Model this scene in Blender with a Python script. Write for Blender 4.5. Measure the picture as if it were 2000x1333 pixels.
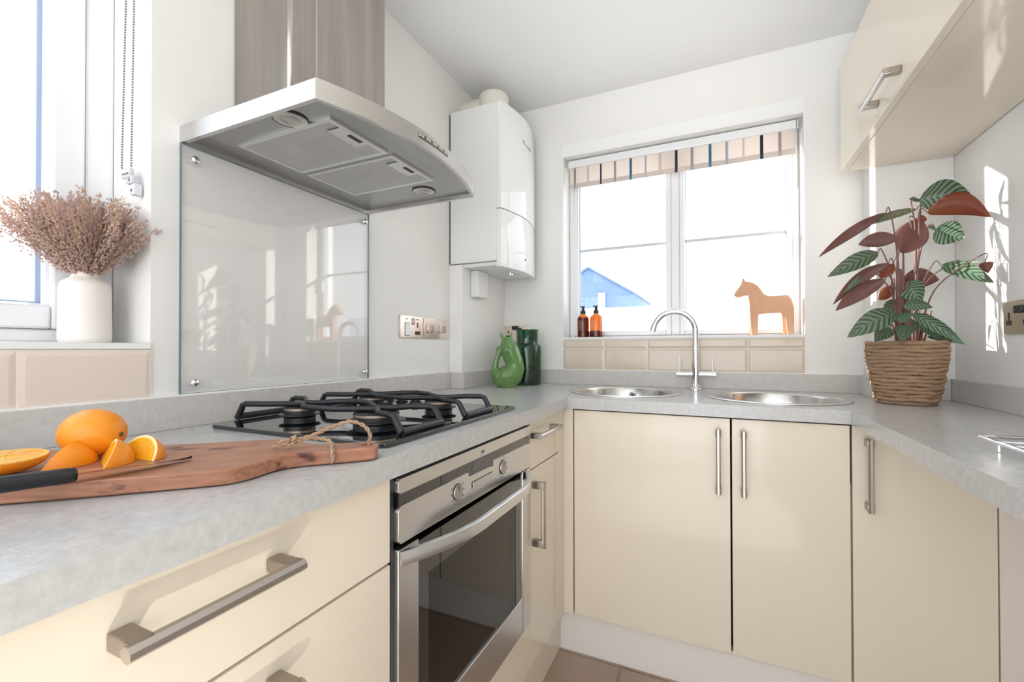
import bpy, bmesh, math, random
from mathutils import Vector, Matrix
random.seed(7)
PI = math.pi
for o in list(bpy.data.objects): bpy.data.objects.remove(o)
S = bpy.context.scene
COL = S.collection

# ------------------------------------------------------------------ camera
cam_d = bpy.data.cameras.new('camera'); cam = bpy.data.objects.new('camera', cam_d); COL.objects.link(cam)
YAW, PIT, ROL, FPX = .4313, .0079, -.0016, 867.7
fw = Vector((-math.sin(YAW)*math.cos(PIT), math.cos(YAW)*math.cos(PIT), math.sin(PIT)))
rt = Vector((math.cos(YAW), math.sin(YAW), 0)); up = rt.cross(fw)
r2 = rt*math.cos(ROL)+up*math.sin(ROL); u2 = -rt*math.sin(ROL)+up*math.cos(ROL)
cam.matrix_world = Matrix(((r2.x,u2.x,-fw.x,1.0759),(r2.y,u2.y,-fw.y,-2.0988),(r2.z,u2.z,-fw.z,1.0814),(0,0,0,1)))
cam_d.sensor_fit = 'HORIZONTAL'; cam_d.sensor_width = 36; cam_d.lens = FPX/2000*36
cam_d.shift_y = 8.707/2000; cam_d.clip_start = .02; cam_d.clip_end = 300
S.camera = cam

# ------------------------------------------------------------------ light
S.view_settings.view_transform = 'Standard'; S.view_settings.look = 'None'
S.view_settings.gamma = 1; S.view_settings.use_curve_mapping = False
S.view_settings.exposure = 0.0
W = bpy.data.worlds.new('sky'); S.world = W; W.use_nodes = True
wn = W.node_tree.nodes; wl = W.node_tree.links
bg = wn['Background']
tc = wn.new('ShaderNodeTexCoord'); sx = wn.new('ShaderNodeSeparateXYZ'); cr = wn.new('ShaderNodeValToRGB')
wl.new(tc.outputs['Generated'], sx.inputs[0]); wl.new(sx.outputs['Z'], cr.inputs[0])
cr.color_ramp.elements[0].position = 0.0; cr.color_ramp.elements[0].color = (.93,.96,1,1)
cr.color_ramp.elements[1].position = .8; cr.color_ramp.elements[1].color = (.72,.85,1,1)
wl.new(cr.outputs[0], bg.inputs[0]); bg.inputs[1].default_value = 2.6
sun_d = bpy.data.lights.new('sun','SUN'); sun = bpy.data.objects.new('sun', sun_d); COL.objects.link(sun)
sun_d.energy = 13; sun_d.angle = math.radians(.6); sun_d.color = (1,.95,.86)
sun.rotation_euler = Vector((1,-.475,-.33)).to_track_quat('-Z','Y').to_euler()
# added area light, filling the room from its open rear end
ar_d = bpy.data.lights.new('rear_fill','AREA'); ar = bpy.data.objects.new('rear_fill', ar_d); COL.objects.link(ar)
ar_d.shape = 'RECTANGLE'; ar_d.size = 1.7; ar_d.size_y = 2.1; ar_d.energy = 17; ar_d.color = (1,.985,.96)
ar.location = (.95,-4.3,1.15); ar.rotation_euler = Vector((0,1,.10)).to_track_quat('-Z','Y').to_euler()
# added soft upward fill near the floor, standing in for bounced light
fl_d = bpy.data.lights.new('upward_fill','AREA'); fo = bpy.data.objects.new('upward_fill', fl_d); COL.objects.link(fo)
fl_d.shape = 'DISK'; fl_d.size = 1.0; fl_d.energy = 3.8; fl_d.color = (1,.985,.96)
fo.location = (1.0,-2.0,.06); fo.rotation_euler = Vector((0,.35,1)).to_track_quat('-Z','Y').to_euler()
# added fill spot aimed at the ceiling, so that the ceiling lights the room
cf_d = bpy.data.lights.new('ceiling_fill','SPOT'); cf = bpy.data.objects.new('ceiling_fill', cf_d); COL.objects.link(cf)
cf_d.energy = 72; cf_d.shadow_soft_size = .22; cf_d.spot_size = math.radians(66); cf_d.spot_blend = 1; cf_d.color = (1,.99,.97)
cf.location = (1.08,-2.45,1.25); cf.rotation_euler = (Vector((1.13,-1.32,2.30))-cf.location).to_track_quat('-Z','Y').to_euler()
# small low lamp beside the tripod, lighting the left-hand drawer fronts from below
gl_d = bpy.data.lights.new('low_lamp','SPOT'); gl = bpy.data.objects.new('low_lamp', gl_d); COL.objects.link(gl)
gl_d.energy = 4.9; gl_d.shadow_soft_size = .012; gl_d.spot_size = math.radians(80); gl_d.spot_blend = 1; gl_d.color = (1,.95,.88)
gl.location = (1.0,-2.06,.53); gl.rotation_euler = (Vector((.58,-1.93,.72))-gl.location).to_track_quat('-Z','Y').to_euler()

# ------------------------------------------------------------------ materials
MATS = {}
def mat(name, col, rough=.5, metal=0, spec=.5, var=None, bump=None, coat=0, trans=0, sub=0, sheen=0, stretch=(1,1,1), rvar=0):
    """Principled material; var=(scale, second colour, contrast), bump=(scale, strength)."""
    m = bpy.data.materials.new(name); m.use_nodes = True; n = m.node_tree.nodes; l = m.node_tree.links
    p = n['Principled BSDF']; p.inputs['Base Color'].default_value = (*col,1)
    p.inputs['Roughness'].default_value = rough; p.inputs['Metallic'].default_value = metal
    p.inputs['Specular IOR Level'].default_value = spec; p.inputs['Coat Weight'].default_value = coat
    p.inputs['Coat Roughness'].default_value = .04
    p.inputs['Transmission Weight'].default_value = trans
    if sub: p.inputs['Subsurface Weight'].default_value = sub; p.inputs['Subsurface Radius'].default_value = (.01,.005,.002); p.inputs['Subsurface Scale'].default_value = .5
    if sheen: p.inputs['Sheen Weight'].default_value = sheen
    if var or bump:
        t = n.new('ShaderNodeTexCoord'); mp = n.new('ShaderNodeMapping'); mp.inputs['Scale'].default_value = stretch
        l.new(t.outputs['Object'], mp.inputs[0])
    if var:
        nz = n.new('ShaderNodeTexNoise'); nz.inputs['Scale'].default_value = var[0]; nz.inputs['Detail'].default_value = 6; nz.inputs['Roughness'].default_value = .6
        r = n.new('ShaderNodeValToRGB'); c = var[2] if len(var) > 2 else .2
        r.color_ramp.elements[0].position = .5-c; r.color_ramp.elements[1].position = .5+c
        r.color_ramp.elements[0].color = (*col,1); r.color_ramp.elements[1].color = (*var[1],1)
        l.new(mp.outputs[0], nz.inputs['Vector']); l.new(nz.outputs['Fac'], r.inputs[0]); l.new(r.outputs[0], p.inputs['Base Color'])
        if rvar:
            q = n.new('ShaderNodeMapRange'); q.inputs['To Min'].default_value = rough-rvar; q.inputs['To Max'].default_value = rough+rvar
            l.new(nz.outputs['Fac'], q.inputs[0]); l.new(q.outputs[0], p.inputs['Roughness'])
    if bump:
        b = n.new('ShaderNodeTexNoise'); b.inputs['Scale'].default_value = bump[0]; b.inputs['Detail'].default_value = 3
        bp = n.new('ShaderNodeBump'); bp.inputs['Strength'].default_value = bump[1]; bp.inputs['Distance'].default_value = .002
        l.new(mp.outputs[0], b.inputs['Vector']); l.new(b.outputs['Fac'], bp.inputs['Height']); l.new(bp.outputs[0], p.inputs['Normal'])
    MATS[name] = m; return m
def thin_glass(name, tint, f0=.04, power=5, fmax=1.0, rough=0.0):
    """Thin sheet of glass: clear/tinted straight-through light plus a Schlick-Fresnel reflection, alike on both faces."""
    m = bpy.data.materials.new(name); m.use_nodes = True; n = m.node_tree.nodes; l = m.node_tree.links
    n.remove(n['Principled BSDF']); t = n.new('ShaderNodeBsdfTransparent'); g = n.new('ShaderNodeBsdfGlossy'); x = n.new('ShaderNodeMixShader')
    ge = n.new('ShaderNodeNewGeometry'); d = n.new('ShaderNodeVectorMath'); d.operation = 'DOT_PRODUCT'
    l.new(ge.outputs['Incoming'], d.inputs[0]); l.new(ge.outputs['Normal'], d.inputs[1])
    def k(op, a, b):
        q = n.new('ShaderNodeMath'); q.operation = op
        for i, v in enumerate((a, b)):
            if isinstance(v, (int, float)): q.inputs[i].default_value = v
            elif v is not None: l.new(v, q.inputs[i])
        return q.outputs[0]
    c = k('SUBTRACT', 1.0, k('ABSOLUTE', d.outputs['Value'], None)); f = k('ADD', k('MULTIPLY', k('POWER', c, power), fmax-f0), f0)
    t.inputs[0].default_value = (*tint,1); g.inputs['Roughness'].default_value = rough; g.inputs[0].default_value = (1,1,1,1)
    l.new(f, x.inputs[0]); l.new(t.outputs[0], x.inputs[1]); l.new(g.outputs[0], x.inputs[2]); l.new(x.outputs[0], n['Material Output'].inputs[0])
    MATS[name] = m; return m

M_wall = mat('wall_paint', (.86,.845,.82), .55, var=(3,(.88,.87,.85),.3), bump=(180,.05))
M_ceil = mat('ceiling_paint', (.88,.88,.87), .7, bump=(120,.04))
M_rev = mat('white_trim_paint', (.9,.9,.89), .4)
M_pvc = mat('window_plastic', (.86,.87,.89), .25)
M_bar = mat('glazing_bar_grey', (.60,.63,.68), .4)
M_gask = mat('hazed_gasket', (.40,.48,.64), .5)  # dark grey gasket, blue haze of the bright sky painted into its colour
M_pane = thin_glass('window_glass', (1,1,1), .03)
M_cream = mat('cream_gloss', (.80,.715,.585), .09, spec=.45, var=(1.5,(.815,.73,.605),.3))
M_creamedge = mat('cream_edge', (.74,.66,.53), .3)
M_carc = mat('carcass_board', (.72,.63,.50), .4)
M_dark = mat('shadow_gap_board', (.10,.075,.055), .7)
M_top = mat('stone_laminate', (.44,.435,.43), .22, spec=.65, var=(85,(.60,.595,.59),.30), bump=(300,.10))
M_ups = mat('stone_laminate_upstand', (.55,.525,.50), .35, var=(75,(.68,.655,.63),.30), bump=(260,.10))
M_steel = mat('brushed_steel', (.56,.53,.51), .28, 1, var=(60,(.63,.60,.58),.3), bump=(220,.10), stretch=(.05,.05,1.6))
M_satin = mat('satin_steel', (.70,.70,.70), .3, 1)
M_knob = mat('knob_steel', (.42,.40,.385), .35, 1)
M_steelh = mat('brushed_steel_flat', (.64,.63,.625), .27, 1, bump=(240,.09), stretch=(1.5,.04,1.5))
M_steelc = mat('chimney_steel', (.28,.26,.245), .24, 1, var=(14,(.50,.455,.42),.22), bump=(200,.06), stretch=(1,1,.06))
M_alu = mat('filter_mesh', (.60,.60,.585), .5, .7, var=(18,(.52,.51,.49),.25), bump=(900,.25))
M_alul = mat('filter_frame', (.72,.72,.70), .35, .8)
M_hand = mat('handle_steel', (.50,.45,.41), .26, 1, bump=(200,.06), stretch=(.2,.2,2))
M_handd = mat('handle_end_steel', (.40,.35,.31), .3, 1)
M_chrome = mat('chrome', (.86,.87,.89), .05, 1)
M_bowl = mat('sink_steel', (.66,.65,.64), .22, 1, bump=(150,.05))
M_bglass = mat('black_glass', (.008,.009,.012), .03, spec=.7, coat=.6)
M_oglass = thin_glass('oven_window_glass', (.42,.40,.37), .05)
M_iron = mat('cast_iron', (.018,.018,.022), .42, bump=(400,.2))
M_burn = mat('burner_black', (.02,.02,.022), .35)
M_burnr = mat('burner_ring', (.42,.34,.27), .4, .8)
M_blackp = mat('black_plastic', (.012,.012,.014), .4)
M_tile = mat('beige_tile_glaze', (.68,.58,.47), .08, var=(5,(.70,.605,.50),.3))
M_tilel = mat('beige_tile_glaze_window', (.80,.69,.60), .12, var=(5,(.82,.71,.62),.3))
M_grout = mat('grout', (.88,.84,.78), .8)
M_ftile = mat('brown_floor_tile', (.36,.265,.205), .38, var=(6,(.43,.325,.26),.25), bump=(60,.06))
M_fgrout = mat('floor_grout', (.42,.34,.29), .8)
M_enam = mat('white_enamel', (.84,.85,.83), .16)
M_enamg = mat('white_enamel_front', (.88,.89,.88), .08)
M_wplas = mat('white_plastic', (.82,.82,.79), .35)
M_flue = mat('ivory_plastic', (.80,.76,.68), .4)
M_gap = mat('dark_gap', (.05,.05,.05), .8)
M_plate = mat('satin_nickel_plate', (.78,.69,.60), .22, .85)
M_plateb = mat('aged_brass_plate', (.56,.49,.36), .3, .8)
M_org = mat('orange_peel', (.86,.27,.008), .33, var=(40,(.90,.33,.012),.3), bump=(420,.35), sub=.25)
M_flesh = mat('orange_flesh', (.86,.36,.008), .25, var=(160,(.93,.47,.03),.2), bump=(300,.4), sub=.4)
M_rind = mat('orange_rind_cut', (.93,.52,.05), .4)
M_flesh2 = mat('segment_membrane', (.93,.55,.08), .4)
M_pith = mat('orange_pith', (.93,.74,.38), .5)
M_stemg = mat('fruit_stalk', (.12,.11,.04), .7)
M_vase = mat('white_ceramic', (.83,.77,.72), .45, var=(8,(.85,.80,.76),.3), bump=(40,.03))
M_dry1 = mat('dried_flower_pink', (.54,.36,.33), .9, var=(60,(.70,.52,.46),.25))
M_dry2 = mat('dried_flower_tan', (.80,.61,.45), .9, var=(60,(.60,.42,.36),.25))
M_bead = mat('chain_metal', (.20,.18,.15), .4, .3)
M_clear = mat('clear_plastic', (.86,.87,.92), .15, spec=.6, trans=.35)
M_horse = mat('horse_wood', (.66,.34,.19), .5, var=(14,(.74,.43,.27),.25), stretch=(1,1,.15))
M_amber = thin_glass('amber_glass', (.72,.32,.10), .05)
M_soap = mat('amber_soap', (.16,.025,.006), .2)
M_soap2 = mat('amber_soap_full', (.15,.030,.010), .2, coat=.6)
M_label = mat('label_print', (.72,.55,.45), .6)
M_greenc = mat('green_ceramic', (.085,.20,.05), .12, var=(9,(.14,.29,.075),.3), bump=(70,.25), coat=.5)
M_greeng = thin_glass('green_glass', (.36,.55,.45), .05)
M_greenb = mat('green_glass_base', (.01,.04,.025), .06, coat=.6)
M_rope = mat('jute_rope', (.33,.21,.13), .9, var=(120,(.46,.32,.21),.25), bump=(380,.8))
M_soil = mat('potting_soil', (.03,.02,.015), .95, bump=(60,.8))
M_stem = mat('red_stem', (.14,.058,.052), .5, var=(30,(.24,.12,.095),.25))
M_lund = mat('leaf_underside_purple', (.15,.06,.055), .4, var=(14,(.25,.12,.10),.25))
M_lor = mat('leaf_underside_orange', (.36,.11,.035), .4, var=(12,(.22,.05,.04),.25))
M_lyel = mat('leaf_yellow', (.48,.46,.04), .4)
M_slate = mat('far_slate_roof_hazed', (.13,.21,.36), .7, var=(2,(.17,.26,.42),.3))  # roof tone carries painted blue haze and overexposure
M_farw = mat('far_house_wall_hazed', (.19,.28,.46), .7)  # blue of distance haze put into the wall colour
M_fence = mat('pale_render', (.75,.78,.82), .8)
M_grass = mat('pale_paving', (.72,.73,.72), .9)
M_bush = mat('far_foliage', (.30,.38,.42), .9)
M_splash = thin_glass('splashback_glass', (1,1,1), .05)
M_gedge = mat('glass_edge', (.09,.17,.19), .2)
M_lamp = mat('lamp_lens', (.42,.41,.37), .15, .5, coat=.5)
M_print = mat('black_print', (.03,.03,.03), .5)
M_ray = mat('wire_steel', (.7,.68,.64), .2, 1)
M_cav = mat('oven_cavity', (.035,.032,.03), .4)

def wood_mat(name, c1, c2, c3, scale=14):
    m = bpy.data.materials.new(name); m.use_nodes = True; n = m.node_tree.nodes; l = m.node_tree.links; p = n['Principled BSDF']
    t = n.new('ShaderNodeTexCoord'); mp = n.new('ShaderNodeMapping'); mp.inputs['Scale'].default_value = (1,7,7)
    a = n.new('ShaderNodeTexNoise'); a.inputs['Scale'].default_value = scale; a.inputs['Detail'].default_value = 7; a.inputs['Distortion'].default_value = 1.2
    r = n.new('ShaderNodeValToRGB'); e = r.color_ramp.elements; e[0].position = .3; e[1].position = .72; e[0].color = (*c1,1); e[1].color = (*c2,1)
    b = n.new('ShaderNodeTexNoise'); b.inputs['Scale'].default_value = 15; b.inputs['Detail'].default_value = 4
    mp2 = n.new('ShaderNodeMapping'); mp2.inputs['Scale'].default_value = (1,2.2,2.2); mp2.inputs['Location'].default_value = (3.2,1.1,.4)
    r2_ = n.new('ShaderNodeValToRGB'); f = r2_.color_ramp.elements; f[0].position = .62; f[1].position = .70; f[0].color = (0,0,0,1); f[1].color = (1,1,1,1)
    x = n.new('ShaderNodeMix'); x.data_type = 'RGBA'; x.inputs[7].default_value = (*c3,1)
    l.new(t.outputs['Object'], mp.inputs[0]); l.new(mp.outputs[0], a.inputs['Vector']); l.new(a.outputs['Fac'], r.inputs[0])
    l.new(t.outputs['Object'], mp2.inputs[0]); l.new(mp2.outputs[0], b.inputs['Vector']); l.new(b.outputs['Fac'], r2_.inputs[0])
    l.new(r.outputs[0], x.inputs[6]); l.new(r2_.outputs[0], x.inputs[0]); l.new(x.outputs[2], p.inputs['Base Color'])
    p.inputs['Roughness'].default_value = .42
    bp = n.new('ShaderNodeBump'); bp.inputs['Strength'].default_value = .12; bp.inputs['Distance'].default_value = .001
    l.new(a.outputs['Fac'], bp.inputs['Height']); l.new(bp.outputs[0], p.inputs['Normal'])
    return m
M_wood = wood_mat('acacia_wood', (.29,.115,.065), (.45,.215,.13), (.07,.022,.014))

def seagrass_mat():
    m = mat('seagrass', (.27,.155,.085), .8, var=(40,(.46,.30,.185),.28), bump=(90,1.0), stretch=(1,1,4))
    return m
M_sea = seagrass_mat()

def leaf_mat():
    """striped prayer-plant leaf: silver-green bands along the side veins (uv.x along, uv.y across)."""
    m = bpy.data.materials.new('leaf_striped_green'); m.use_nodes = True; n = m.node_tree.nodes; l = m.node_tree.links; p = n['Principled BSDF']
    uv = n.new('ShaderNodeUVMap'); s = n.new('ShaderNodeSeparateXYZ'); l.new(uv.outputs[0], s.inputs[0])
    def math_(op, a, b=None):
        k = n.new('ShaderNodeMath'); k.operation = op
        for i, v in enumerate((a, b)):
            if v is None: continue
            if isinstance(v, (int,float)): k.inputs[i].default_value = v
            else: l.new(v, k.inputs[i])
        return k.outputs[0]
    av = math_('ABSOLUTE', math_('SUBTRACT', s.outputs['Y'], .5))
    ph = math_('SUBTRACT', math_('MULTIPLY', s.outputs['X'], 50), math_('MULTIPLY', av, 26))
    w = math_('SINE', ph)
    r = n.new('ShaderNodeValToRGB'); e = r.color_ramp.elements
    e[0].position = .34; e[0].color = (.022,.085,.035,1); e[1].position = .62; e[1].color = (.19,.29,.19,1)
    w01 = math_('ADD', math_('MULTIPLY', w, .5), .5); l.new(w01, r.inputs[0])
    mid = math_('LESS_THAN', av, .022)
    x = n.new('ShaderNodeMix'); x.data_type = 'RGBA'; x.inputs[7].default_value = (.16,.26,.15,1); l.new(mid, x.inputs[0]); l.new(r.outputs[0], x.inputs[6])
    l.new(x.outputs[2], p.inputs['Base Color']); p.inputs['Roughness'].default_value = .38
    p.inputs['Transmission Weight'].default_value = 0
    tl = n.new('ShaderNodeBsdfTranslucent'); tl.inputs[0].default_value = (.45,.16,.05,1)
    mx = n.new('ShaderNodeMixShader'); mx.inputs[0].default_value = .14
    l.new(p.outputs[0], mx.inputs[1]); l.new(tl.outputs[0], mx.inputs[2]); l.new(mx.outputs[0], n['Material Output'].inputs[0])
    return m
M_leaf = leaf_mat()
def add_translucent(m, col, f):
    n = m.node_tree.nodes; l = m.node_tree.links; p = n['Principled BSDF']
    tl = n.new('ShaderNodeBsdfTranslucent'); tl.inputs[0].default_value = (*col,1); mx = n.new('ShaderNodeMixShader'); mx.inputs[0].default_value = f
    l.new(p.outputs[0], mx.inputs[1]); l.new(tl.outputs[0], mx.inputs[2]); l.new(mx.outputs[0], n['Material Output'].inputs[0])
add_translucent(M_lund, (.75,.12,.14), .25); add_translucent(M_lor, (.85,.25,.08), .35); add_translucent(M_lyel, (.8,.8,.1), .4)
add_translucent(M_dry1, (.6,.42,.36), .3); add_translucent(M_dry2, (.7,.5,.36), .3)

STRIPES = [(.434,'g'),(.501,'f'),(.567,'d'),(.634,'g'),(.709,'b'),(.777,'l'),(.843,'f'),(.911,'d'),(.978,'g'),(1.052,'b'),(1.119,'l'),(1.183,'f'),(1.252,'d'),(1.317,'g')]
def blind_mat(name, base, fac):
    m = bpy.data.materials.new(name); m.use_nodes = True; n = m.node_tree.nodes; l = m.node_tree.links; p = n['Principled BSDF']
    t = n.new('ShaderNodeTexCoord'); s = n.new('ShaderNodeSeparateXYZ'); l.new(t.outputs['Object'], s.inputs[0])
    mr = n.new('ShaderNodeMapRange'); mr.inputs['From Min'].default_value = .40; mr.inputs['From Max'].default_value = 1.40; l.new(s.outputs['X'], mr.inputs[0])
    r = n.new('ShaderNodeValToRGB'); r.color_ramp.interpolation = 'CONSTANT'; e = r.color_ramp.elements
    cols = {'g':(.50,.44,.43),'f':(.72,.63,.58),'d':(.05,.06,.10),'b':(.10,.26,.38),'l':(.50,.53,.60)}
    e[0].position = 0; e[0].color = (*base,1); e.remove(e[1])
    for x, k in STRIPES:
        w = .0048 if k in 'db' else .0055
        a = e.new((x-w-.40)/1.0); a.color = (*cols[k],1)
        a = e.new((x+w-.40)/1.0); a.color = (*base,1)
    l.new(mr.outputs[0], r.inputs[0]); l.new(r.outputs[0], p.inputs['Base Color']); p.inputs['Roughness'].default_value = .85
    tl = n.new('ShaderNodeBsdfTranslucent'); l.new(r.outputs[0], tl.inputs[0]); mx = n.new('ShaderNodeMixShader'); mx.inputs[0].default_value = fac
    l.new(p.outputs[0], mx.inputs[1]); l.new(tl.outputs[0], mx.inputs[2]); l.new(mx.outputs[0], n['Material Output'].inputs[0])
    return m
M_blind = blind_mat('striped_blind_fabric', (.88,.80,.74), .58)
M_hem = blind_mat('striped_blind_hem', (.72,.64,.60), .25)

# ------------------------------------------------------------------ mesh helpers
class MB:
    def __init__(s): s.b = bmesh.new()
    def box(s, x0,x1,y0,y1,z0,z1, bev=0, seg=2, M=None):
        r = bmesh.ops.create_cube(s.b, size=1); v = r['verts']
        T = Matrix.Translation(((x0+x1)/2,(y0+y1)/2,(z0+z1)/2)) @ Matrix.Diagonal((abs(x1-x0),abs(y1-y0),abs(z1-z0),1))
        if M is not None: T = M @ T
        bmesh.ops.transform(s.b, matrix=T, verts=v)
        if bev:
            ed = list({e for q in v for e in q.link_edges})
            bmesh.ops.bevel(s.b, geom=ed, offset=bev, segments=seg, affect='EDGES', profile=.5)
        return s
    def prism(s, pts, axis, a0, a1, bev=0, seg=2):
        """polygon pts (2-D) extruded along axis from a0 to a1 ('x': pts=(y,z); 'y': (x,z); 'z': (x,y))."""
        f = {'x':lambda p,a:(a,p[0],p[1]),'y':lambda p,a:(p[0],a,p[1]),'z':lambda p,a:(p[0],p[1],a)}[axis]
        A = [s.b.verts.new(f(p,a0)) for p in pts]; B = [s.b.verts.new(f(p,a1)) for p in pts]; n = len(pts)
        fs = [s.b.faces.new(A), s.b.faces.new(B)]
        for i in range(n): fs.append(s.b.faces.new((A[i],A[(i+1)%n],B[(i+1)%n],B[i])))
        bmesh.ops.recalc_face_normals(s.b, faces=fs)
        if bev:
            ed = [e for e in {e for q in fs[:2] for e in q.edges}]
            bmesh.ops.bevel(s.b, geom=ed, offset=bev, segments=seg, affect='EDGES', profile=.5)
        return s
    def lathe(s, prof, c=(0,0,0), seg=32, M=None, closed=False):
        """profile of (r, z) revolved about z."""
        rings = []
        for r, z in prof:
            if r < 1e-6: rings.append([s.b.verts.new((0,0,z))])
            else: rings.append([s.b.verts.new((r*math.cos(2*PI*i/seg), r*math.sin(2*PI*i/seg), z)) for i in range(seg)])
        vs = [v for R in rings for v in R]; fs = []
        pairs = list(zip(rings, rings[1:])) + ([(rings[-1], rings[0])] if closed else [])
        for A, B in pairs:
            for i in range(seg):
                j = (i+1) % seg
                if len(A) == 1 and len(B) == 1: continue
                if len(A) == 1: fs.append(s.b.faces.new((A[0],B[i],B[j])))
                elif len(B) == 1: fs.append(s.b.faces.new((A[i],B[0],A[j])))
                else: fs.append(s.b.faces.new((A[i],B[i],B[j],A[j])))
        bmesh.ops.recalc_face_normals(s.b, faces=fs)
        T = Matrix.Translation(c)
        if M is not None: T = T @ M
        bmesh.ops.transform(s.b, matrix=T, verts=vs); return s
    def tube(s, path, r, seg=8, cap=True, flat=1.0):
        P = [Vector(p) for p in path]; n = len(P); rr = r if isinstance(r,(list,tuple)) else [r]*n
        rings = []; prev = None
        for i, p in enumerate(P):
            t = (P[min(i+1,n-1)]-P[max(i-1,0)]).normalized()
            if prev is None:
                a = Vector((0,0,1)) if abs(t.z) < .9 else Vector((1,0,0)); u = t.cross(a).normalized()
            else:
                u = (prev - t*prev.dot(t)).normalized()
            prev = u; w = t.cross(u)
            rings.append([s.b.verts.new(p + rr[i]*(u*math.cos(2*PI*k/seg) + w*flat*math.sin(2*PI*k/seg))) for k in range(seg)])
        fs = []
        for A, B in zip(rings, rings[1:]):
            for k in range(seg): fs.append(s.b.faces.new((A[k],A[(k+1)%seg],B[(k+1)%seg],B[k])))
        if cap: fs.append(s.b.faces.new(rings[0][::-1])); fs.append(s.b.faces.new(rings[-1]))
        bmesh.ops.recalc_face_normals(s.b, faces=fs); return s
    def ball(s, c, r, sub=2, sc=(1,1,1), M=None):
        q = bmesh.ops.create_icosphere(s.b, subdivisions=sub, radius=r)
        T = Matrix.Translation(c) @ (M if M is not None else Matrix()) @ Matrix.Diagonal((*sc,1))
        bmesh.ops.transform(s.b, matrix=T, verts=q['verts']); return s
    def build(s, name, m, parent=None, smooth=40, origin=None):
        me = bpy.data.meshes.new(name)
        if origin is not None: bmesh.ops.translate(s.b, verts=s.b.verts, vec=-Vector(origin))
        s.b.to_mesh(me); s.b.free()
        for k in (m if isinstance(m,(list,tuple)) else [m]): me.materials.append(k)
        if smooth:
            for p in me.polygons: p.use_smooth = True
            me.set_sharp_from_angle(angle=math.radians(smooth))
            for p in me.polygons:      # large flat faces stay flat, only bevels and curves are smooth
                if max(abs(p.normal.x),abs(p.normal.y),abs(p.normal.z)) > .99995: p.use_smooth = False
        o = bpy.data.objects.new(name, me); COL.objects.link(o)
        if origin is not None: o.location = origin
        if parent is not None: par(o, parent)
        return o
def wpos(o):
    p = Vector(o.location)
    while o.parent: o = o.parent; p += Vector(o.location)
    return p
def par(o, parent):
    """parent o, keeping world position (parents here are only translated)."""
    off = wpos(parent); o.parent = parent; o.location = Vector(o.location) - off
def thing(name, loc, label, cat, group=None):
    o = bpy.data.objects.new(name, None); o.empty_display_size = .05; COL.objects.link(o); o.location = loc
    o['label'] = label; o['category'] = cat
    if group: o['group'] = group
    return o
def tag(o, label, cat, group=None):
    o['label'] = label; o['category'] = cat
    if group: o['group'] = group
    return o
def struct(o): o['kind'] = 'structure'; return o
def box(name, m, x0,x1,y0,y1,z0,z1, parent=None, bev=0, seg=2): return MB().box(x0,x1,y0,y1,z0,z1,bev,seg).build(name, m, parent)
def lerp(a,b,t): return a+(b-a)*t
def bake(o):
    dg = bpy.context.evaluated_depsgraph_get(); e = o.evaluated_get(dg); me = bpy.data.meshes.new_from_object(e)
    o.modifiers.clear(); old = o.data; o.data = me; bpy.data.meshes.remove(old)
    for p in me.polygons: p.use_smooth = True
    return o
def slab(name, m, outline, holes, z0, z1, parent=None, bev=0):
    """flat slab with round holes: holes = (cx, cy, r)."""
    b = bmesh.new()
    def loop(pts): 
        v = [b.verts.new((x,y,z1)) for x,y in pts]; return [b.edges.new((v[i],v[(i+1)%len(v)])) for i in range(len(v))]
    ed = loop(outline)
    for h in holes:
        ed += loop([(h[0]+h[2]*math.cos(2*PI*i/64), h[1]+h[2]*math.sin(2*PI*i/64)) for i in range(64)] if len(h) == 3 else [(h[0],h[2]),(h[1],h[2]),(h[1],h[3]),(h[0],h[3])])
    bmesh.ops.triangle_fill(b, use_beauty=True, edges=ed)
    for f in b.faces:
        if f.normal.z < 0: f.normal_flip()
    r = bmesh.ops.extrude_face_region(b, geom=list(b.faces)); nv = [g for g in r['geom'] if isinstance(g, bmesh.types.BMVert)]
    bmesh.ops.translate(b, verts=nv, vec=(0,0,z0-z1)); bmesh.ops.recalc_face_normals(b, faces=b.faces)
    q = MB(); q.b.free(); q.b = b; return q.build(name, m, parent, smooth=30)

# ================================================================== SETTING
XW, ZC, RY = 1.793, 2.303, -3.5          # right wall, ceiling, open end of the room
# floor with single tiles
fl = struct(box('floor', M_fgrout, -.3,2.1,RY,.3,-.12,-.004))
for i in range(-1,5):
    for j in range(8):
        x0 = .331+.45*(i-1); y1 = -.12-.45*j
        if x0 > 1.95: continue
        box('floor_tile', M_ftile, max(x0,-.02), min(x0+.445,1.8), max(y1-.445,RY), y1, -.006, 0, fl, .0015, 1)
struct(box('ceiling', M_ceil, -.3,2.1,RY,.3,ZC,ZC+.15))
def wall(name, boxes):
    m = MB()
    for b in boxes: m.box(*b)
    return struct(m.build(name, M_wall, smooth=0))
RL, RR, SZ, HZ = .39, 1.397, 1.138, 2.027           # back window recess
wall('wall_back', [(-.3,RL,0,.22,-.12,ZC),(RR,2.1,0,.22,-.12,ZC),(RL,RR,0,.22,-.12,SZ-.012),(RL,RR,0,.22,HZ,ZC)])
LY0, LY1, LS, LH = -2.95, -1.571, 1.095, 2.16       # left window recess
wall('wall_left', [(-.3,0,LY1,0,-.12,ZC),(-.3,0,RY,LY0,-.12,ZC),(-.3,0,LY0,LY1,-.12,LS-.014),(-.3,0,LY0,LY1,LH,ZC)])
wall('wall_right', [(XW,2.1,RY,0,-.12,ZC)])
struct(box('trim_1', M_wall, 0,.066,-.4275,0,.91,1.452, bev=.003))          # pipe boxing under the boiler
struct(box('trim_2', M_wall, 1.585,XW,-.159,0,.91,ZC, bev=.003))            # boxed pier in the right corner
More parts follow.
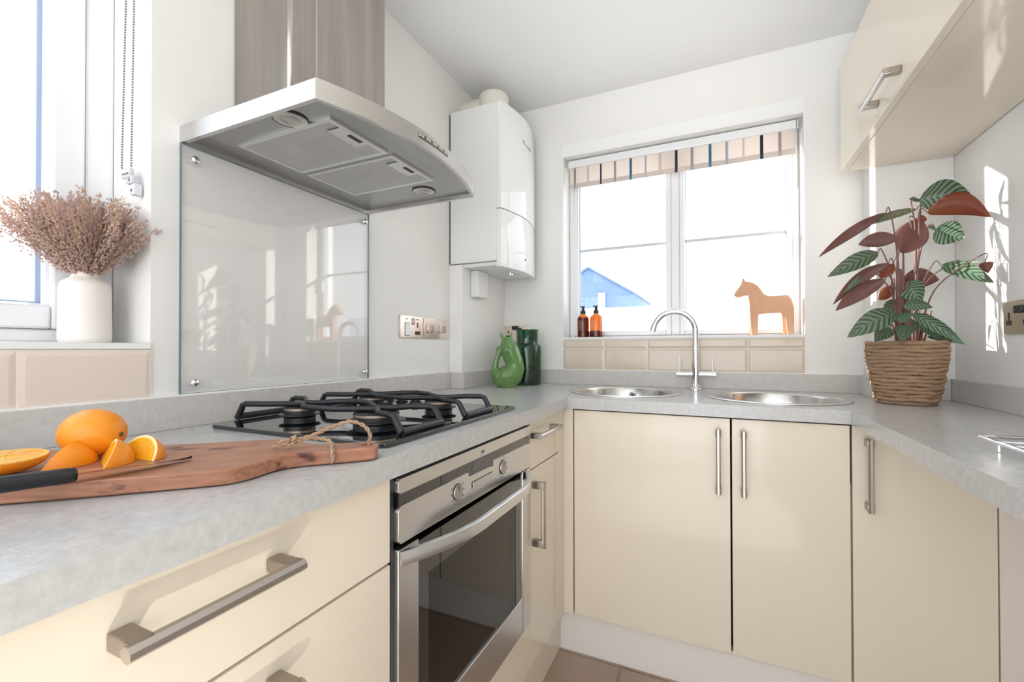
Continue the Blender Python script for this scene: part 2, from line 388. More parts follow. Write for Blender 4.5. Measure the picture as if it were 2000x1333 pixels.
# bead lines of the recess plaster
m = MB().box(RL-.002,RR+.002,-.0022,.001,HZ,HZ+.060).box(RL-.006,RL,-.0015,.001,SZ,HZ).box(RR,RR+.006,-.0015,.001,SZ,HZ)
struct(m.build('trim_3', M_rev, smooth=0))

# window sills with tiles below
def bevel_tile(name, m, parent, quad, axis, d0, d1):
    a0,a1,z0,z1 = quad; q = MB()
    if axis == 'y': q.box(a0,a1,d1,d0,z0,z1)
    else: q.box(d0,d1,a0,a1,z0,z1)
    # pillowed metro-tile bevel: shrink the outer face
    b = .009
    for v in q.b.verts:
        out = (axis == 'y' and abs(v.co.y-d1) < 1e-5) or (axis == 'x' and abs(v.co.x-d1) < 1e-5)
        if out:
            if axis == 'y': v.co.x += b if abs(v.co.x-a0) < 1e-5 else -b
            else: v.co.y += b if abs(v.co.y-a0) < 1e-5 else -b
            v.co.z += b if abs(v.co.z-z0) < 1e-5 else -b
    # keep a straight rim before the bevel
    return q.build(name, m, parent, smooth=0)
sill = struct(box('trim_4', M_rev, RL,RR,-.006,.10,SZ-.012,SZ, bev=.003))
gr = struct(box('trim_5', M_grout, RL,RR,-.004,0,.978,SZ-.012))
jx = [.391,.593,.790,1.001,1.194,1.396]
for a, b in zip(jx, jx[1:]):
    for z0, z1 in ((1.0835,1.1245),(.981,1.0805)):
        bevel_tile('tile', M_tile, gr, (a+.001,b-.001,z0,z1), 'y', -.004, -.0062)
sill2 = struct(box('trim_6', M_rev, -.145,.006,LY0,LY1,LS-.014,LS, bev=.003))
gr2 = struct(box('trim_7', M_grout, 0,.004,LY0,LY1,.978,LS-.014))
y = -1.5725
while y > LY0+.05:
    bevel_tile('tile', M_tilel, gr2, (max(y-.1935,LY0),y,.9825,1.0795), 'x', .004, .0060); y -= .1955

# back window
def window(name): 
    o = bpy.data.objects.new(name, None); COL.objects.link(o); o['kind'] = 'structure'; return o
w1 = window('window_1'); w1.location = (.9,.13,SZ)
F0, F1 = .10, .165
def frame_rect(name, x0,x1,z0,z1,t,y0,y1,m,parent,bev=.004, tb=None):
    tb = tb or t
    q = MB().box(x0,x0+t,y0,y1,z0,z1,bev).box(x1-t,x1,y0,y1,z0,z1,bev).box(x0+t,x1-t,y0,y1,z1-t,z1,bev).box(x0+t,x1-t,y0,y1,z0,z0+tb,bev)
    return q.build(name, m, parent)
frame_rect('window_frame', RL,RR,SZ-.004,HZ,.026,F0+.006,F1,M_pvc,w1, tb=.012)
box('mullion', M_pvc, .8845,.9225,F0+.004,F1,SZ+.008,HZ-.026,w1,.004)
for x0,x1 in ((.416,.8845),(.9225,1.371)):
    frame_rect('sash', x0,x1,SZ+.008,HZ-.026,.0235 if x1 < 1 else .021,F0,F1-.02,M_pvc,w1)
    g0, g1 = x0+.022, x1-.02
    box('pane', M_pane, g0,g1,.128,.132,SZ+.03,HZ-.048,w1)
    box('glazing_bar', M_bar, g0,g1,.120,.140,1.5775,1.5905,w1,.002)
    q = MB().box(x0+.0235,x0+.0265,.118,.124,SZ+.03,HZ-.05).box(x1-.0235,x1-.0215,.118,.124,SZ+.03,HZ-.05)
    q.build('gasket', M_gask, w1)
for z in (1.47,): box('window_catch', M_rev, 1.352,1.366,F0-.018,F0,z,z+.09,w1,.004)
# left window
w2 = window('window_2'); w2.location = (-.18,-2.2,LS)
def frame_rect_x(name, y0,y1,z0,z1,t,x0,x1,m,parent,bev=.005, tb=None):
    tb = tb or t
    q = MB().box(x0,x1,y0,y0+t,z0,z1,bev).box(x0,x1,y1-t,y1,z0,z1,bev).box(x0,x1,y0+t,y1-t,z1-t,z1,bev).box(x0,x1,y0+t,y1-t,z0,z0+tb,bev)
    return q.build(name, m, parent)
frame_rect_x('window_frame', LY0,LY1,LS,LH,.050,-.215,-.145,M_pvc,w2, tb=.028)
frame_rect_x('sash', LY0+.05,LY1-.052,LS+.028,LH-.05,.052,-.20,-.138,M_pvc,w2, tb=.048)
frame_rect_x('glazing_bead', LY0+.10,LY1-.102,LS+.070,LH-.10,.009,-.168,-.150,M_pvc,w2, bev=.003)
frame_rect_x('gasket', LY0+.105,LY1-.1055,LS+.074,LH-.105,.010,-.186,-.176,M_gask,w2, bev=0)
box('pane', M_pane, -.182,-.178,LY0+.10,LY1-.102,LS+.07,LH-.10,w2)

# ================================================================== OUTSIDE
struct(box('floor_outside', M_grass, -40,40,.31,90,-.5,-.3))
struct(box('floor_outside_left', M_grass, -60,-.31,-40,.31,-.5,-.3))
tag(box('garden_wall', M_fence, -9,9,8,8.2,-.3,2.02, bev=.02), 'long pale rendered garden wall outside the back window', 'wall')
h = thing('house', (-3.73,17,-.3), 'haze-blue tinted neighbouring house gable beyond the garden wall, outside window', 'house')
MB().prism([(-5.9,-.3),(-1.80,-.3),(-1.80,3.20),(-3.80,4.44),(-5.9,3.2)],'y',16.2,20).build('wall', M_farw, h, smooth=0)
MB().prism([(-6.0,3.12),(-3.80,4.45),(-1.76,3.18),(-1.76,3.26),(-3.80,4.53),(-6.0,3.20)],'y',16.1,20.2).build('roof', M_slate, h, smooth=0)
MB().box(-3.38,-3.08,16.1,16.25,1.9,3.40).build('window', mat('far_window',(.45,.55,.68),.5), h, smooth=0)
b2 = thing('house', (2,26,-.3), 'pale far house seen low beside the haze-blue gable', 'house')
MB().prism([(-4.6,-.3),(-1.2,-.3),(-1.2,3.0),(-2.9,4.3),(-4.6,3.0)],'y',26,30).build('wall', M_fence, b2, smooth=0)
bush = MB(); rnd = random.Random(3)
for i in range(60): bush.ball((-9+rnd.uniform(-.5,.5),-3.6+rnd.uniform(-1.2,1.2),.2+rnd.random()*1.7),.16+rnd.random()*.14,1)
tag(bush.build('bush', M_bush), 'faint pale bush outside the left window', 'bush')

# ================================================================== WORKTOP, UPSTANDS, PLINTHS
wt = thing('worktop', (.3,-.3,.91), 'grey stone effect laminate worktop running round three sides', 'worktop')
Z0, Z1 = .872, .91
SK = [(.742,-.297,.218),(1.256,-.312,.222)]
slab('worktop_section', M_top, [(0.0,-2.75),(.6,-2.75),(.6,-.6),(.48,-.6),(.48,-.0005),(0.066,-.0005),(.066,-.4275),(0,-.4275)], [(.10,.54,-1.475,-.965)], Z0, Z1, wt)
slab('worktop_section', M_top, [(.4803,-.5997),(.6,-.6),(1.41,-.6),(1.4997,-.5997),(1.4997,-.0005),(.4803,-.0005)], [(x,y_,r-.016) for x,y_,r in SK], Z0, Z1, wt)
slab('worktop_section', M_top, [(1.41,-3.2),(XW,-3.2),(XW,-.159),(1.585,-.159),(1.585,-.0005),(1.5,-.0005),(1.5,-.6),(1.41,-.6)], [], Z0, Z1, wt)
UT, UZ = .02, .98
ups = [(0,UT,-2.75,-.4475),(0,.086,-.4475,-.4275),(.066,.086,-.4275,-UT),(.066,1.585,-UT,0),(1.565,1.585,-.179,-UT),(1.585,XW-UT,-.179,-.159),(XW-UT,XW,-3.2,-.159)]
for i, (x0,x1,y0,y1) in enumerate(ups):
    struct(box('trim_%d' % (8+i), M_ups, x0+.0004,x1-.0004,y0+.0004,y1-.0004,Z1,UZ, bev=.0015))
struct(MB().box(0.0,.012,-2.7,-.45,UZ,UZ+.003).box(.07,1.58,-.012,0,UZ,UZ+.003).build('trim_15', M_rev, smooth=0))
struct(box('baseboard_left', M_cream, .53,.557,-2.75,-.553,0,.143))
M_plw = mat('white_plinth', (.84,.80,.76), .3)
struct(box('baseboard_back', M_plw, .5575,XW-.001,-.556,-.53,0,.143))

# ================================================================== HANDLES AND BASE UNITS
def handle(parent, a, b, out, off=.034, name='handle', r=.0065, rad=None):
    """bar handle between a and b (points on the door face), standing off along 'out'; square end posts."""
    A, B, O = Vector(a), Vector(b), Vector(out); t = (B-A).normalized(); n = O.cross(t)
    q = MB(); L = (B-A).length
    R = Matrix((t,n,O)).transposed().to_4x4(); T = Matrix.Translation(A) @ R
    for s0 in (0, L-.02):
        q.box(s0, s0+.02, -.0082,.0082, .0004, off-.002, .0018, 2, T)
    fl_ = len(q.b.faces)
    # ridged half-round bar
    pr = []
    for k in range(16):
        an = 2*PI*k/16; rr = r*(1.0 + (.06 if k % 2 else -.02)); pr.append((rr*math.cos(an), off-.004+rr*1.12*math.sin(an)))
    VA = [q.b.verts.new(T @ Vector((-.002,p[0],p[1]))) for p in pr]; VB = [q.b.verts.new(T @ Vector((L+.002,p[0],p[1]))) for p in pr]
    nf = [q.b.faces.new(VA[::-1]), q.b.faces.new(VB)]
    for k in range(16): nf.append(q.b.faces.new((VA[k],VA[(k+1)%16],VB[(k+1)%16],VB[k])))
    bmesh.ops.recalc_face_normals(q.b, faces=nf)
    for f in q.b.faces: f.material_index = 0
    for f in nf: f.material_index = 1
    return q.build(name, [M_handd, M_hand], parent, smooth=35)

FX = .58           # front face of left-run doors
c1 = thing('base_cabinet', (.3,-1.806,0), 'cream gloss drawer unit left of the oven', 'cabinet')
box('body', M_carc, .02,.560,-2.105,-1.508,.145,.871,c1)
for z0,z1 in ((.7255,.866),(.437,.7215),(.148,.433)):
    d = box('drawer', M_cream, .562,FX,-2.104,-1.5085,z0,z1,c1,.0015,2)
    handle(d, (FX,-1.889,z1-.046), (FX,-1.714,z1-.046), (1,0,0), off=.041, r=.0072)
c1b = thing('base_cabinet', (.3,-2.4,0), 'cream gloss base unit at near end of left run', 'cabinet')
box('body', M_carc, .02,.560,-2.74,-2.109,.145,.871,c1b)
box('door', M_cream, .562,FX,-2.738,-2.108,.148,.866,c1b,.0015)

c2 = thing('base_cabinet', (.3,-.77,0), 'narrow cream unit with drawer over door, right of oven', 'cabinet')
box('body', M_carc, .02,.560,-.901,-.640,.145,.871,c2)
d = box('drawer', M_cream, .562,FX,-.9,-.640,.7275,.866,c2,.0015)
handle(d, (FX,-.915+.02,.827), (FX,-.705,.827), (1,0,0), off=.036)
d = box('door', M_cream, .562,FX,-.9,-.640,.148,.7235,c2,.0015)
handle(d, (FX,-.876,.500), (FX,-.876,.690), (1,0,0), off=.038)
cp = MB().box(.562,FX,-.638,-.5805,.145,.871,.001).box(.562,.6135,-.58,-.562,.145,.871,.001)
tag(cp.build('corner_post', M_cream), 'plain cream corner post between narrow unit and sink doors', 'panel')

FY = -.58
c3 = thing('base_cabinet', (.86,-.3,0), 'wide cream gloss door unit under the left sink bowl', 'cabinet')
box('body', M_carc, .617,1.112,-.560,-.03,.145,.70,c3)
d = box('door', M_cream, .6175,1.1125,FY,-.562,.148,.866,c3,.0015)
handle(d, (1.0795,FY,.640), (1.0795,FY,.833), (0,-1,0))
c4 = thing('base_cabinet', (1.265,-.3,0), 'narrower cream gloss door unit under the right sink bowl', 'cabinet')
box('body', M_carc, 1.118,1.418,-.560,-.03,.145,.70,c4)
d = box('door', M_cream, 1.1175,1.4125,FY,-.562,.148,.866,c4,.0015)
handle(d, (1.1485,FY,.640), (1.1485,FY,.833), (0,-1,0))
c5 = thing('base_cabinet', (1.565,-.3,0), 'cream gloss door unit in the right corner under the plant', 'cabinet')
box('body', M_carc, 1.4185,1.713,-.560,-.17,.145,.70,c5)
d = box('door', M_cream, 1.4175,1.7125,FY,-.562,.148,.866,c5,.0015)
handle(d, (1.4515,FY,.640), (1.4515,FY,.833), (0,-1,0))
tag(MB().box(1.7155,XW-.001,-.580,-.562,.145,.871,.001).build('corner_post', mat('pale_filler_panel',(.80,.715,.65),.25)), 'pale filler panel at the lower right edge of the photo', 'panel')
tag(MB().box(1.44,XW-.001,-3.195,-3.175,.0005,.8715,.001).build('end_panel', M_cream), 'cream support panel under far end of right worktop, out of frame', 'panel')

# wall cabinet top right
wc = thing('wall_cabinet', (1.64,-.9,1.715), 'cream gloss wall cabinet hanging at upper right', 'cabinet')
box('body', M_cream, 1.5045,XW-.003,-1.75,-.1605,1.715,2.088,wc,.001)
d = box('door', M_cream, 1.484,1.503,-1.30,-.1625,1.713,2.088,wc,.0015)
handle(d, (1.484,-.742,1.757), (1.484,-.556,1.757), (-1,0,0), off=.036)
box('door', M_cream, 1.484,1.503,-1.75,-1.303,1.713,2.088,wc,.0015)

# ================================================================== OVEN
ov = thing('oven', (.3,-1.205,.29), 'stainless steel built-in oven with curved bar handle', 'oven')
PX0, PX1 = .571, .590
q = MB()
q.box(.02,.03,-1.5,-.91,.30,.866).box(.03,.567,-1.5065,-1.497,.292,.870).box(.03,.567,-.913,-.904,.295,.870).box(.03,.567,-1.5,-.91,.855,.870).box(.03,.567,-1.5,-.91,.295,.310)
q.box(.567,.5795,-1.5068,-1.4995,.292,.868).box(.567,.576,-1.4995,-.917,.8620,.868)
q.build('body', M_blackp, ov, smooth=0)
box('oven_cavity', M_cav, .04,.06,-1.49,-.92,.32,.74,ov)
YL, YR = -1.499, -.917
def rounded(y0,y1,z0,z1,r, corners):
    pts = []
    for cy,cz,a0,k in ((y0,z0,180,'bl'),(y1,z0,270,'br'),(y1,z1,0,'tr'),(y0,z1,90,'tl')):
        if k in corners:
            sy = 1 if cy == y0 else -1; sz = 1 if cz == z0 else -1
            for i in range(5):
                a = math.radians(a0+90*i/4); pts.append((cy+sy*r+r*math.cos(a), cz+sz*r+r*math.sin(a)))
        else: pts.append((cy,cz))
    return pts
MB().prism(rounded(YL,YR,.836,.8615,.006,('bl','tl')),'x',PX0,PX1,.001).build('top_trim', M_steelh, ov)
box('display_band', M_bglass, PX0-.004,PX1-.003,YL+.004,YR,.79,.8365,ov)
MB().box(PX1-.0029,PX1-.0024,-1.246,-1.172,.810,.8325).build('display', mat('oven_display',(.10,.095,.09),.12), ov)
low = [(YL+.006,.751),(YR,.744),(YR,.8125),(-1.146,.8145),(-1.146,.8035),(-1.150,.802),(-1.262,.8055),(-1.266,.8070),(-1.268,.8155),(YL+.010,.8155),(YL+.003,.812),(YL,.806),(YL,.757)]
MB().prism(low,'x',PX0,PX1,.001).build('control_panel', M_steelh, ov)
q = MB().box(PX1-.001,PX1+.0025,-1.251,-1.161,.7785,.7895,.001); q.build('button_bar', M_steel, ov)
q = MB(); t = .0012
q.box(PX1,PX1+.0008,-1.2535,-1.1585,.7895,.7895+t).box(PX1,PX1+.0008,-1.2535,-1.2525,.7765,.7905); q.build('button_bar_outline', M_print, ov)
RX = Matrix.Rotation(PI/2,4,'Y')
for yy in (-1.312,-1.099):
    k = MB().lathe([(0,.0035),(.0158,.0035),(.0165,.0025),(.0165,0)],(PX1,yy,.7865),32,RX); kn = k.build('knob', M_knob, ov)
    MB().lathe([(.0165,.001),(.0178,.001),(.0178,0),(.0165,0)],(PX1,yy,.7865),32,RX).build('knob_ring', M_print, kn)
    MB().box(PX1+.0034,PX1+.0042,yy-.0006,yy+.0006,.790,.801).build('knob_mark', M_print, kn)
    q = MB()
    for i in range(9):
        a = math.radians(-210+30*i) if yy < -1.2 else math.radians(-150+33*i)
        cy, cz = yy+.0245*math.cos(a), .7865+.0245*math.sin(a); q.box(PX1,PX1+.0004,cy-.0010,cy+.0010,cz-.0013,cz+.0013)
    q.build('scale_marks', M_print, ov, smooth=0)
def text(name, body, size, loc, rot, m, parent, ext=.0002):
    c = bpy.data.curves.new(name,'FONT'); c.body = body; c.size = size; c.extrude = ext; c.align_x = 'CENTER'
    o = bpy.data.objects.new(name, c); COL.objects.link(o)
    dg = bpy.context.evaluated_depsgraph_get(); me = bpy.data.meshes.new_from_object(o.evaluated_get(dg)); me.materials.append(m)
    bpy.data.objects.remove(o); n = bpy.data.objects.new(name, me); COL.objects.link(n); n.location = loc; n.rotation_euler = rot
    par(n, parent); return n
text('logo', 'AEG', .0082, (PX1+.0004,-1.203,.8445), (PI/2,0,PI/2), M_print, ov)
MB().box(PX1,PX1+.0003,-1.213,-1.193,.8405,.8409).build('logo_line', M_print, ov, smooth=0)
# door
DZ0, DZ1 = .300, .742
dr = MB().box(PX0,PX1,YL,-1.443,DZ0,DZ1,.002).box(PX0,PX1,-.974,YR,DZ0,DZ1,.002).box(PX0,PX1,-1.443,-.974,DZ0,.396,.002).build('door', M_steelh, ov)
q = MB().box(PX0+.004,PX1-.004,-1.443,-1.408,.396,.735).box(PX0+.004,PX1-.004,-1.012,-.974,.396,.735).box(PX0+.004,PX1-.004,-1.408,-1.012,.665,.735)
q.build('door_glass_border', M_bglass, dr, smooth=0)
box('door_window', M_oglass, PX0+.006,PX1-.005,-1.408,-1.012,.396,.665,dr)
box('inner_glass', M_oglass, PX0-.012,PX0-.009,-1.408,-1.012,.38,.70,ov)
q = MB()
for z in (.60,.47,.42): q.tube([(.545,-1.47,z),(.545,-.93,z)],.003,6)
q.build('oven_shelf', M_ray, ov)
q = MB().tube([(.56,-1.05,.40),(.56,-1.05,.66)],.0022,6); q.build('side_rack', M_ray, ov)
box('lower_lining', mat('oven_lining_brown',(.055,.03,.022),.35), .06,.54,-1.485,-.93,.322,.33,ov)
box('back_lining', mat('oven_lining_grey',(.16,.15,.125),.4), .061,.066,-1.485,-.93,.33,.73,ov)
def hx(y):      # outer face of the bar along the door
    def ss(u): u = max(0,min(1,u)); return math.sin(u*PI/2)**.9
    return PX1+.006+.054*min(ss((y+1.498)/.20), ss((-.948-y)/.16))
pts_o, pts_i = [], []
for i in range(41):
    yy = lerp(-1.498,-.948,i/40); pts_o.append((hx(yy), yy)); pts_i.append((max(PX1+.0005,hx(yy)-.013), yy))
MB().prism(pts_o+pts_i[::-1],'z',.7165,.7405,.0025,2).build('handle', M_satin, dr)
# cream filler panel under the oven
tag(box('oven_filler_panel', M_cream, .562,FX,-1.5,-.905,.147,.288, bev=.0015), 'cream gloss filler panel directly under the oven door', 'panel')

# ================================================================== GAS HOB
hob = thing('gas_hob', (.32,-1.22,.91), 'black glass gas hob with four burners', 'hob')
HX0,HX1,HY0,HY1 = .078,.560,-1.497,-.947
def rrect(x0,x1,y0,y1,r,k=6):
    P = []
    for cx,cy,a0 in ((x0+r,y0+r,180),(x1-r,y0+r,270),(x1-r,y1-r,0),(x0+r,y1-r,90)):
        for i in range(k+1):
            a = math.radians(a0+90*i/k); P.append((cx+r*math.cos(a), cy+r*math.sin(a)))
    return P
MB().prism(rrect(HX0,HX1,HY0,HY1,.012),'z',.9104,.919,.002).build('glass_plate', M_bglass, hob)
box('hob_underbody', M_gap, .115,.52,-1.46,-.98,.875,.9104,hob)
ZG = .919
for cx,cy,r in ((.195,-1.365,.034),(.420,-1.362,.047),(.195,-1.128,.034),(.420,-1.128,.034)):
    MB().lathe([(r*1.0,0),(r*1.0,.006),(r*.92,.008),(r*1.12,.010),(r*1.3,.0115),(r*1.3,.0135),(r*.98,.015),(r*.98,.022),(r*.6,.022)],(cx,cy,ZG),40).build('burner', M_burn, hob)
    MB().lathe([(0,.030),(r*.93,.030),(r*1.0,.0285),(r*1.0,.0235),(r*.96,.022)],(cx,cy,ZG),40).build('burner_cap', M_burn, hob)
    MB().lathe([(r*1.015,.0272),(r*1.015,.0225),(r*.9,.0220)],(cx,cy,ZG),40).build('burner_ring', M_burnr, hob)
    MB().lathe([(0,.014),(.002,.014),(.002,0)],(cx-r*1.5,cy+.01,ZG),8).build('igniter', M_wplas, hob)
GT = .956
def grate(y0, y1):
    ym = (y0+y1)/2; g = 0.014; q = MB()
    def leg(x, y, s):      # sloping post from foot bar to the top
        q.tube([(x,y,ZG+.004),(x-s*.003,y,ZG+.006),(x-s*.020,y,GT-.002),(x-s*.030,y,GT)],[.0075,.0075,.0065,.0060],8)
    for s, x in ((-1,.062),(1,.538)):
        q.tube([(x,y0,ZG+.006),(x,y1,ZG+.006)],.0075,8)
        for yy in (y0,y1): leg(x, yy, s)
    for yy, sg in ((y0,1),(y1,-1)):
        P = [(.062+.028,yy,GT),(.135,yy+sg*.006,GT+.001),(.185,ym-sg*g,GT-.001),(.215,ym-sg*g,GT-.001),(.262,yy+sg*.012,GT+.001),(.305,yy+sg*.004,GT+.002),(.350,yy+sg*.012,GT+.001),(.402,ym-sg*g,GT-.001),(.432,ym-sg*g,GT-.001),(.470,yy+sg*.012,GT),(.538-.028,yy,GT)]
        q.tube(P,.0058,8,flat=1.1)
    return q.build('pan_support', M_iron, hob, smooth=50)
grate(-1.425,-1.292); grate(-1.190,-1.062)
for i in range(4):
    x = .14+i*.052
    k = MB().lathe([(0,.020),(.013,.020),(.014,.018),(.0145,.004),(.019,.003),(.019,0)],(x,-.993,ZG),24); k.build('knob', M_burn, hob)
    MB().lathe([(0,.0215),(.011,.0212),(.012,.0202)],(x,-.993,ZG),24).build('knob_cap', M_steel, hob)

# ================================================================== COOKER HOOD
hd = thing('cooker_hood', (.25,-1.225,1.54), 'stainless steel chimney cooker hood with curved front', 'extractor hood')
def hood_front(y, inset=0):
    u = (y+1.225)/.292; return .415+.062*(1-u*u)-inset
def hood_outline(ins, n=24):
    y0, y1 = -1.517+ins, -.933-ins; P = [(.0+ins*.3,y0)]
    for i in range(n+1):
        y_ = lerp(y0,y1,i/n); P.append((hood_front(y_,ins),y_))
    P.append((ins*.3,y1)); return P
o_, i_ = hood_outline(0), hood_outline(.010)
q = MB(); n = len(o_); zt, zb = 1.580, 1.539
# fascia ring
V = [[q.b.verts.new((p[0],p[1],z)) for p in L] for L, z in ((o_,zt),(o_,zb),(i_,zb),(i_,zb+.010))]
for A, B in zip(V, V[1:]):
    for k in range(n): q.b.faces.new((A[k],A[(k+1)%n],B[(k+1)%n],B[k]))
q.b.faces.new(V[0])
bmesh.ops.recalc_face_normals(q.b, faces=q.b.faces)
ed = [e for e in q.b.edges if abs(e.verts[0].co.z-zt) < 1e-5 and abs(e.verts[1].co.z-zt) < 1e-5]
bmesh.ops.bevel(q.b, geom=ed, offset=.004, segments=2, affect='EDGES')
q.build('canopy', M_steelh, hd)
# underside: sloping rim, then flat panel
u0 = hood_outline(.010); u1 = hood_outline(.022)
for p in range(len(u1)):
    u1[p] = (max(.055,u1[p][0]) if p in (0,len(u1)-1) else min(u1[p][0],.405), u1[p][1])
q = MB(); A = [q.b.verts.new((x,y_,1.5490)) for x,y_ in u0]; B = [q.b.verts.new((x,y_,1.5530)) for x,y_ in u1]
for k in range(n): q.b.faces.new((A[k],A[(k+1)%n],B[(k+1)%n],B[k]))
q.b.faces.new(B[::-1]); bmesh.ops.recalc_face_normals(q.b, faces=q.b.faces)
bmesh.ops.solidify(q.b, geom=list(q.b.faces), thickness=-.001)
q.build('underside_panel', mat('hood_underside_steel',(.40,.40,.40),.3,1,bump=(200,.06),stretch=(.1,2,1)), hd, smooth=20)
for y0,y1 in ((-1.440,-1.262),(-1.250,-1.075)):
    fr = MB().box(.080,.368,y0,y0+.010,1.5480,1.5535).box(.080,.368,y1-.010,y1,1.5480,1.5535).box(.080,.090,y0+.01,y1-.01,1.5480,1.5535).box(.356,.368,y0+.01,y1-.01,1.5480,1.5535).build('filter_frame', M_alul, hd, smooth=0)
    box('filter_mesh', M_alu, .090,.356,y0+.01,y1-.01,1.5495,1.5530,fr)
    ym = lerp(y0,y1,.45)
    q = MB().box(.322,.360,ym-.045,ym+.04,1.5478,1.5500); q.build('latch_plate', M_alul, fr, smooth=0)
    MB().box(.345,.356,ym-.012,ym+.026,1.5472,1.5480).build('latch', M_print, fr, smooth=0)
    MB().box(.325,.356,ym-.0475,ym-.0455,1.5472,1.5480).build('latch_slot', M_print, fr, smooth=0)
for yy in (-1.466,-1.010):
    l_ = MB().lathe([(.019,.0004),(.021,-.0016),(.030,-.0022),(.0325,-.001),(.0325,.003)],(.287,yy,1.5515),32).build('lamp_ring', M_steel, hd)
    MB().lathe([(0,-.0030),(.008,-.0028),(.015,-.0015),(.0195,.0002)],(.287,yy,1.5515),32).build('lamp_lens', M_lamp, l_)
    MB().lathe([(.0325,-.0012),(.0345,-.0012),(.0345,.003)],(.287,yy,1.5515),32).build('lamp_gap', M_print, l_)
# control strip on the fascia
pp = []
for i in range(9):
    y_ = lerp(-1.288,-1.172,i/8); pp.append((hood_front(y_)+.0012,y_))
pi_ = [(x-.002,y_) for x,y_ in pp]
q = MB().prism(pp+pi_[::-1],'z',1.556,1.5665); q.build('control_strip', mat('hood_control_strip',(.22,.19,.17),.3,.8), hd)
for i in range(5):
    y_ = lerp(-1.280,-1.182,i/4); MB().box(hood_front(y_)+.0008,hood_front(y_)+.003,y_-.008,y_+.008,1.558,1.5645,.0008).build('button', M_steel, hd)
# chimney: two telescoping sleeves
MB().prism([(.004,-1.396),(.189,-1.396),(.197,-1.388),(.197,-1.078),(.189,-1.070),(.004,-1.070)],'z',1.580,2.14).build('chimney', M_steelc, hd, smooth=30)
MB().prism([(.004,-1.393),(.187,-1.393),(.194,-1.386),(.194,-1.080),(.187,-1.073),(.004,-1.073)],'z',2.14,ZC-.001).build('chimney_upper', M_steelc, hd, smooth=30)
MB().box(.1968,.1974,-1.3225,-1.3205,1.582,2.14).build('chimney_seam', M_alul, hd, smooth=0)
MB().prism([(.030,1.580),(.40,1.580),(.215,1.592),(.030,1.592)],'y',-1.46,-.99).build('canopy_top', M_steel, hd, smooth=0)

# glass splashback
sp = thing('splashback', (.008,-1.23,.98), 'clear glass splashback panel fixed to wall behind hob', 'splashback')
box('glass_sheet', M_splash, .0035,.0095,-1.5175,-.9385,.9835,1.5365,sp)
q = MB().box(.0034,.0097,-1.5185,-1.5175,.9835,1.5365).box(.0034,.0097,-.9385,-.9378,.9835,1.5365).box(.0034,.0097,-1.5185,-.9378,1.5365,1.5373).box(.0034,.0097,-1.5185,-.9378,.9827,.9835)
q.build('glass_edge', M_gedge, sp, smooth=0)
for yy,zz in ((-1.4905,1.508),(-.9575,1.508),(-1.4905,1.006),(-.9575,1.006)):
    MB().lathe([(0,.009),(.005,.0088),(.0085,.006),(.0092,.003),(.0092,0)],(.0095,yy,zz),20,RX).build('screw_cap', M_chrome, sp)

# ================================================================== BOILER
bo = thing('boiler', (.13,-.236,1.43), 'white wall hung boiler in the corner beside the window', 'boiler')
BY0,BY1 = -.4275,-.045
box('casing', M_enam, .006,.2355,BY0,BY1,1.456,2.131,bo,.004)
def boiler_front(z0,z1,name):
    P = [(.2365,BY0)]
    for i in range(17):
        u = i/16; P.append((.256+.030*math.sin(PI*u)**.9*1.0, lerp(BY0,BY1,u)))
    P.append((.2365,BY1)); return MB().prism(P,'z',z0,z1,.002).build(name, M_enamg, bo, smooth=30)
boiler_front(1.6775,2.131,'front_panel'); fp = boiler_front(1.430,1.6735,'front_flap')
MB().prism([(.05,BY0+.012),(.238,BY0+.012),(.262,-.24),(.238,BY1-.012),(.05,BY1-.012)],'z',1.437,1.455,.004).build('underside_tray', M_wplas, bo)
MB().lathe([(0,-.012),(.010,-.012),(.012,-.004),(.012,.004)],(.205,-.22,1.437),20).build('gauge', M_chrome, bo)
q = MB().box(.20,.245,-.16,-.09,1.430,1.438,.002); q.build('terminal_cover', M_wplas, bo)
MB().box(0,.0055,BY0+.004,BY1,1.46,2.125).build('back_shade_strip', M_gap, bo, smooth=0)  # dark strip standing in for the shade behind the casing
bx = .2865
q = MB().prism([(-.263,2.024),(-.243,2.027),(-.250,2.012)],'x',bx-.006,bx+.0008); q.box(bx-.010,bx+.0004,-.243,-.168,2.0135,2.0185); q.build('badge', mat('boiler_badge',(.30,.31,.30),.3,.5), bo, smooth=0)
MB().lathe([(0,.0012),(.005,.001),(.0055,0)],(bx-.0006,-.236,1.487),16,RX).build('flap_button', M_gap, bo)
fe = thing('boiler_flue', (.12,-.24,2.131), 'ivory flue elbow on top of the boiler', 'flue')
MB().lathe([(.082,0),(.082,.034),(.070,.040),(.070,.100),(.062,.112),(0,.116)],(.150,-.285,2.1312),32).build('flue_collar', M_flue, fe)
MB().tube([(.15,-.285,2.190),(.07,-.285,2.192),(.0005,-.285,2.192)],.052,24).build('flue_pipe', M_flue, fe)
for yy in (-.33,-.30,-.285): MB().lathe([(0,.006),(.004,.006),(.004,0)],(.225,yy+.03,2.1312),10).build('screw', M_gap, fe)
MB().box(.215,.243,-.275,-.235,2.1312,2.160,.004).build('clip', M_flue, fe)
tag(box('condensate_box', M_wplas, .0665,.105,-.3515,-.258,1.316,1.436, bev=.003), 'small white plastic box on boxing under the boiler', 'box')

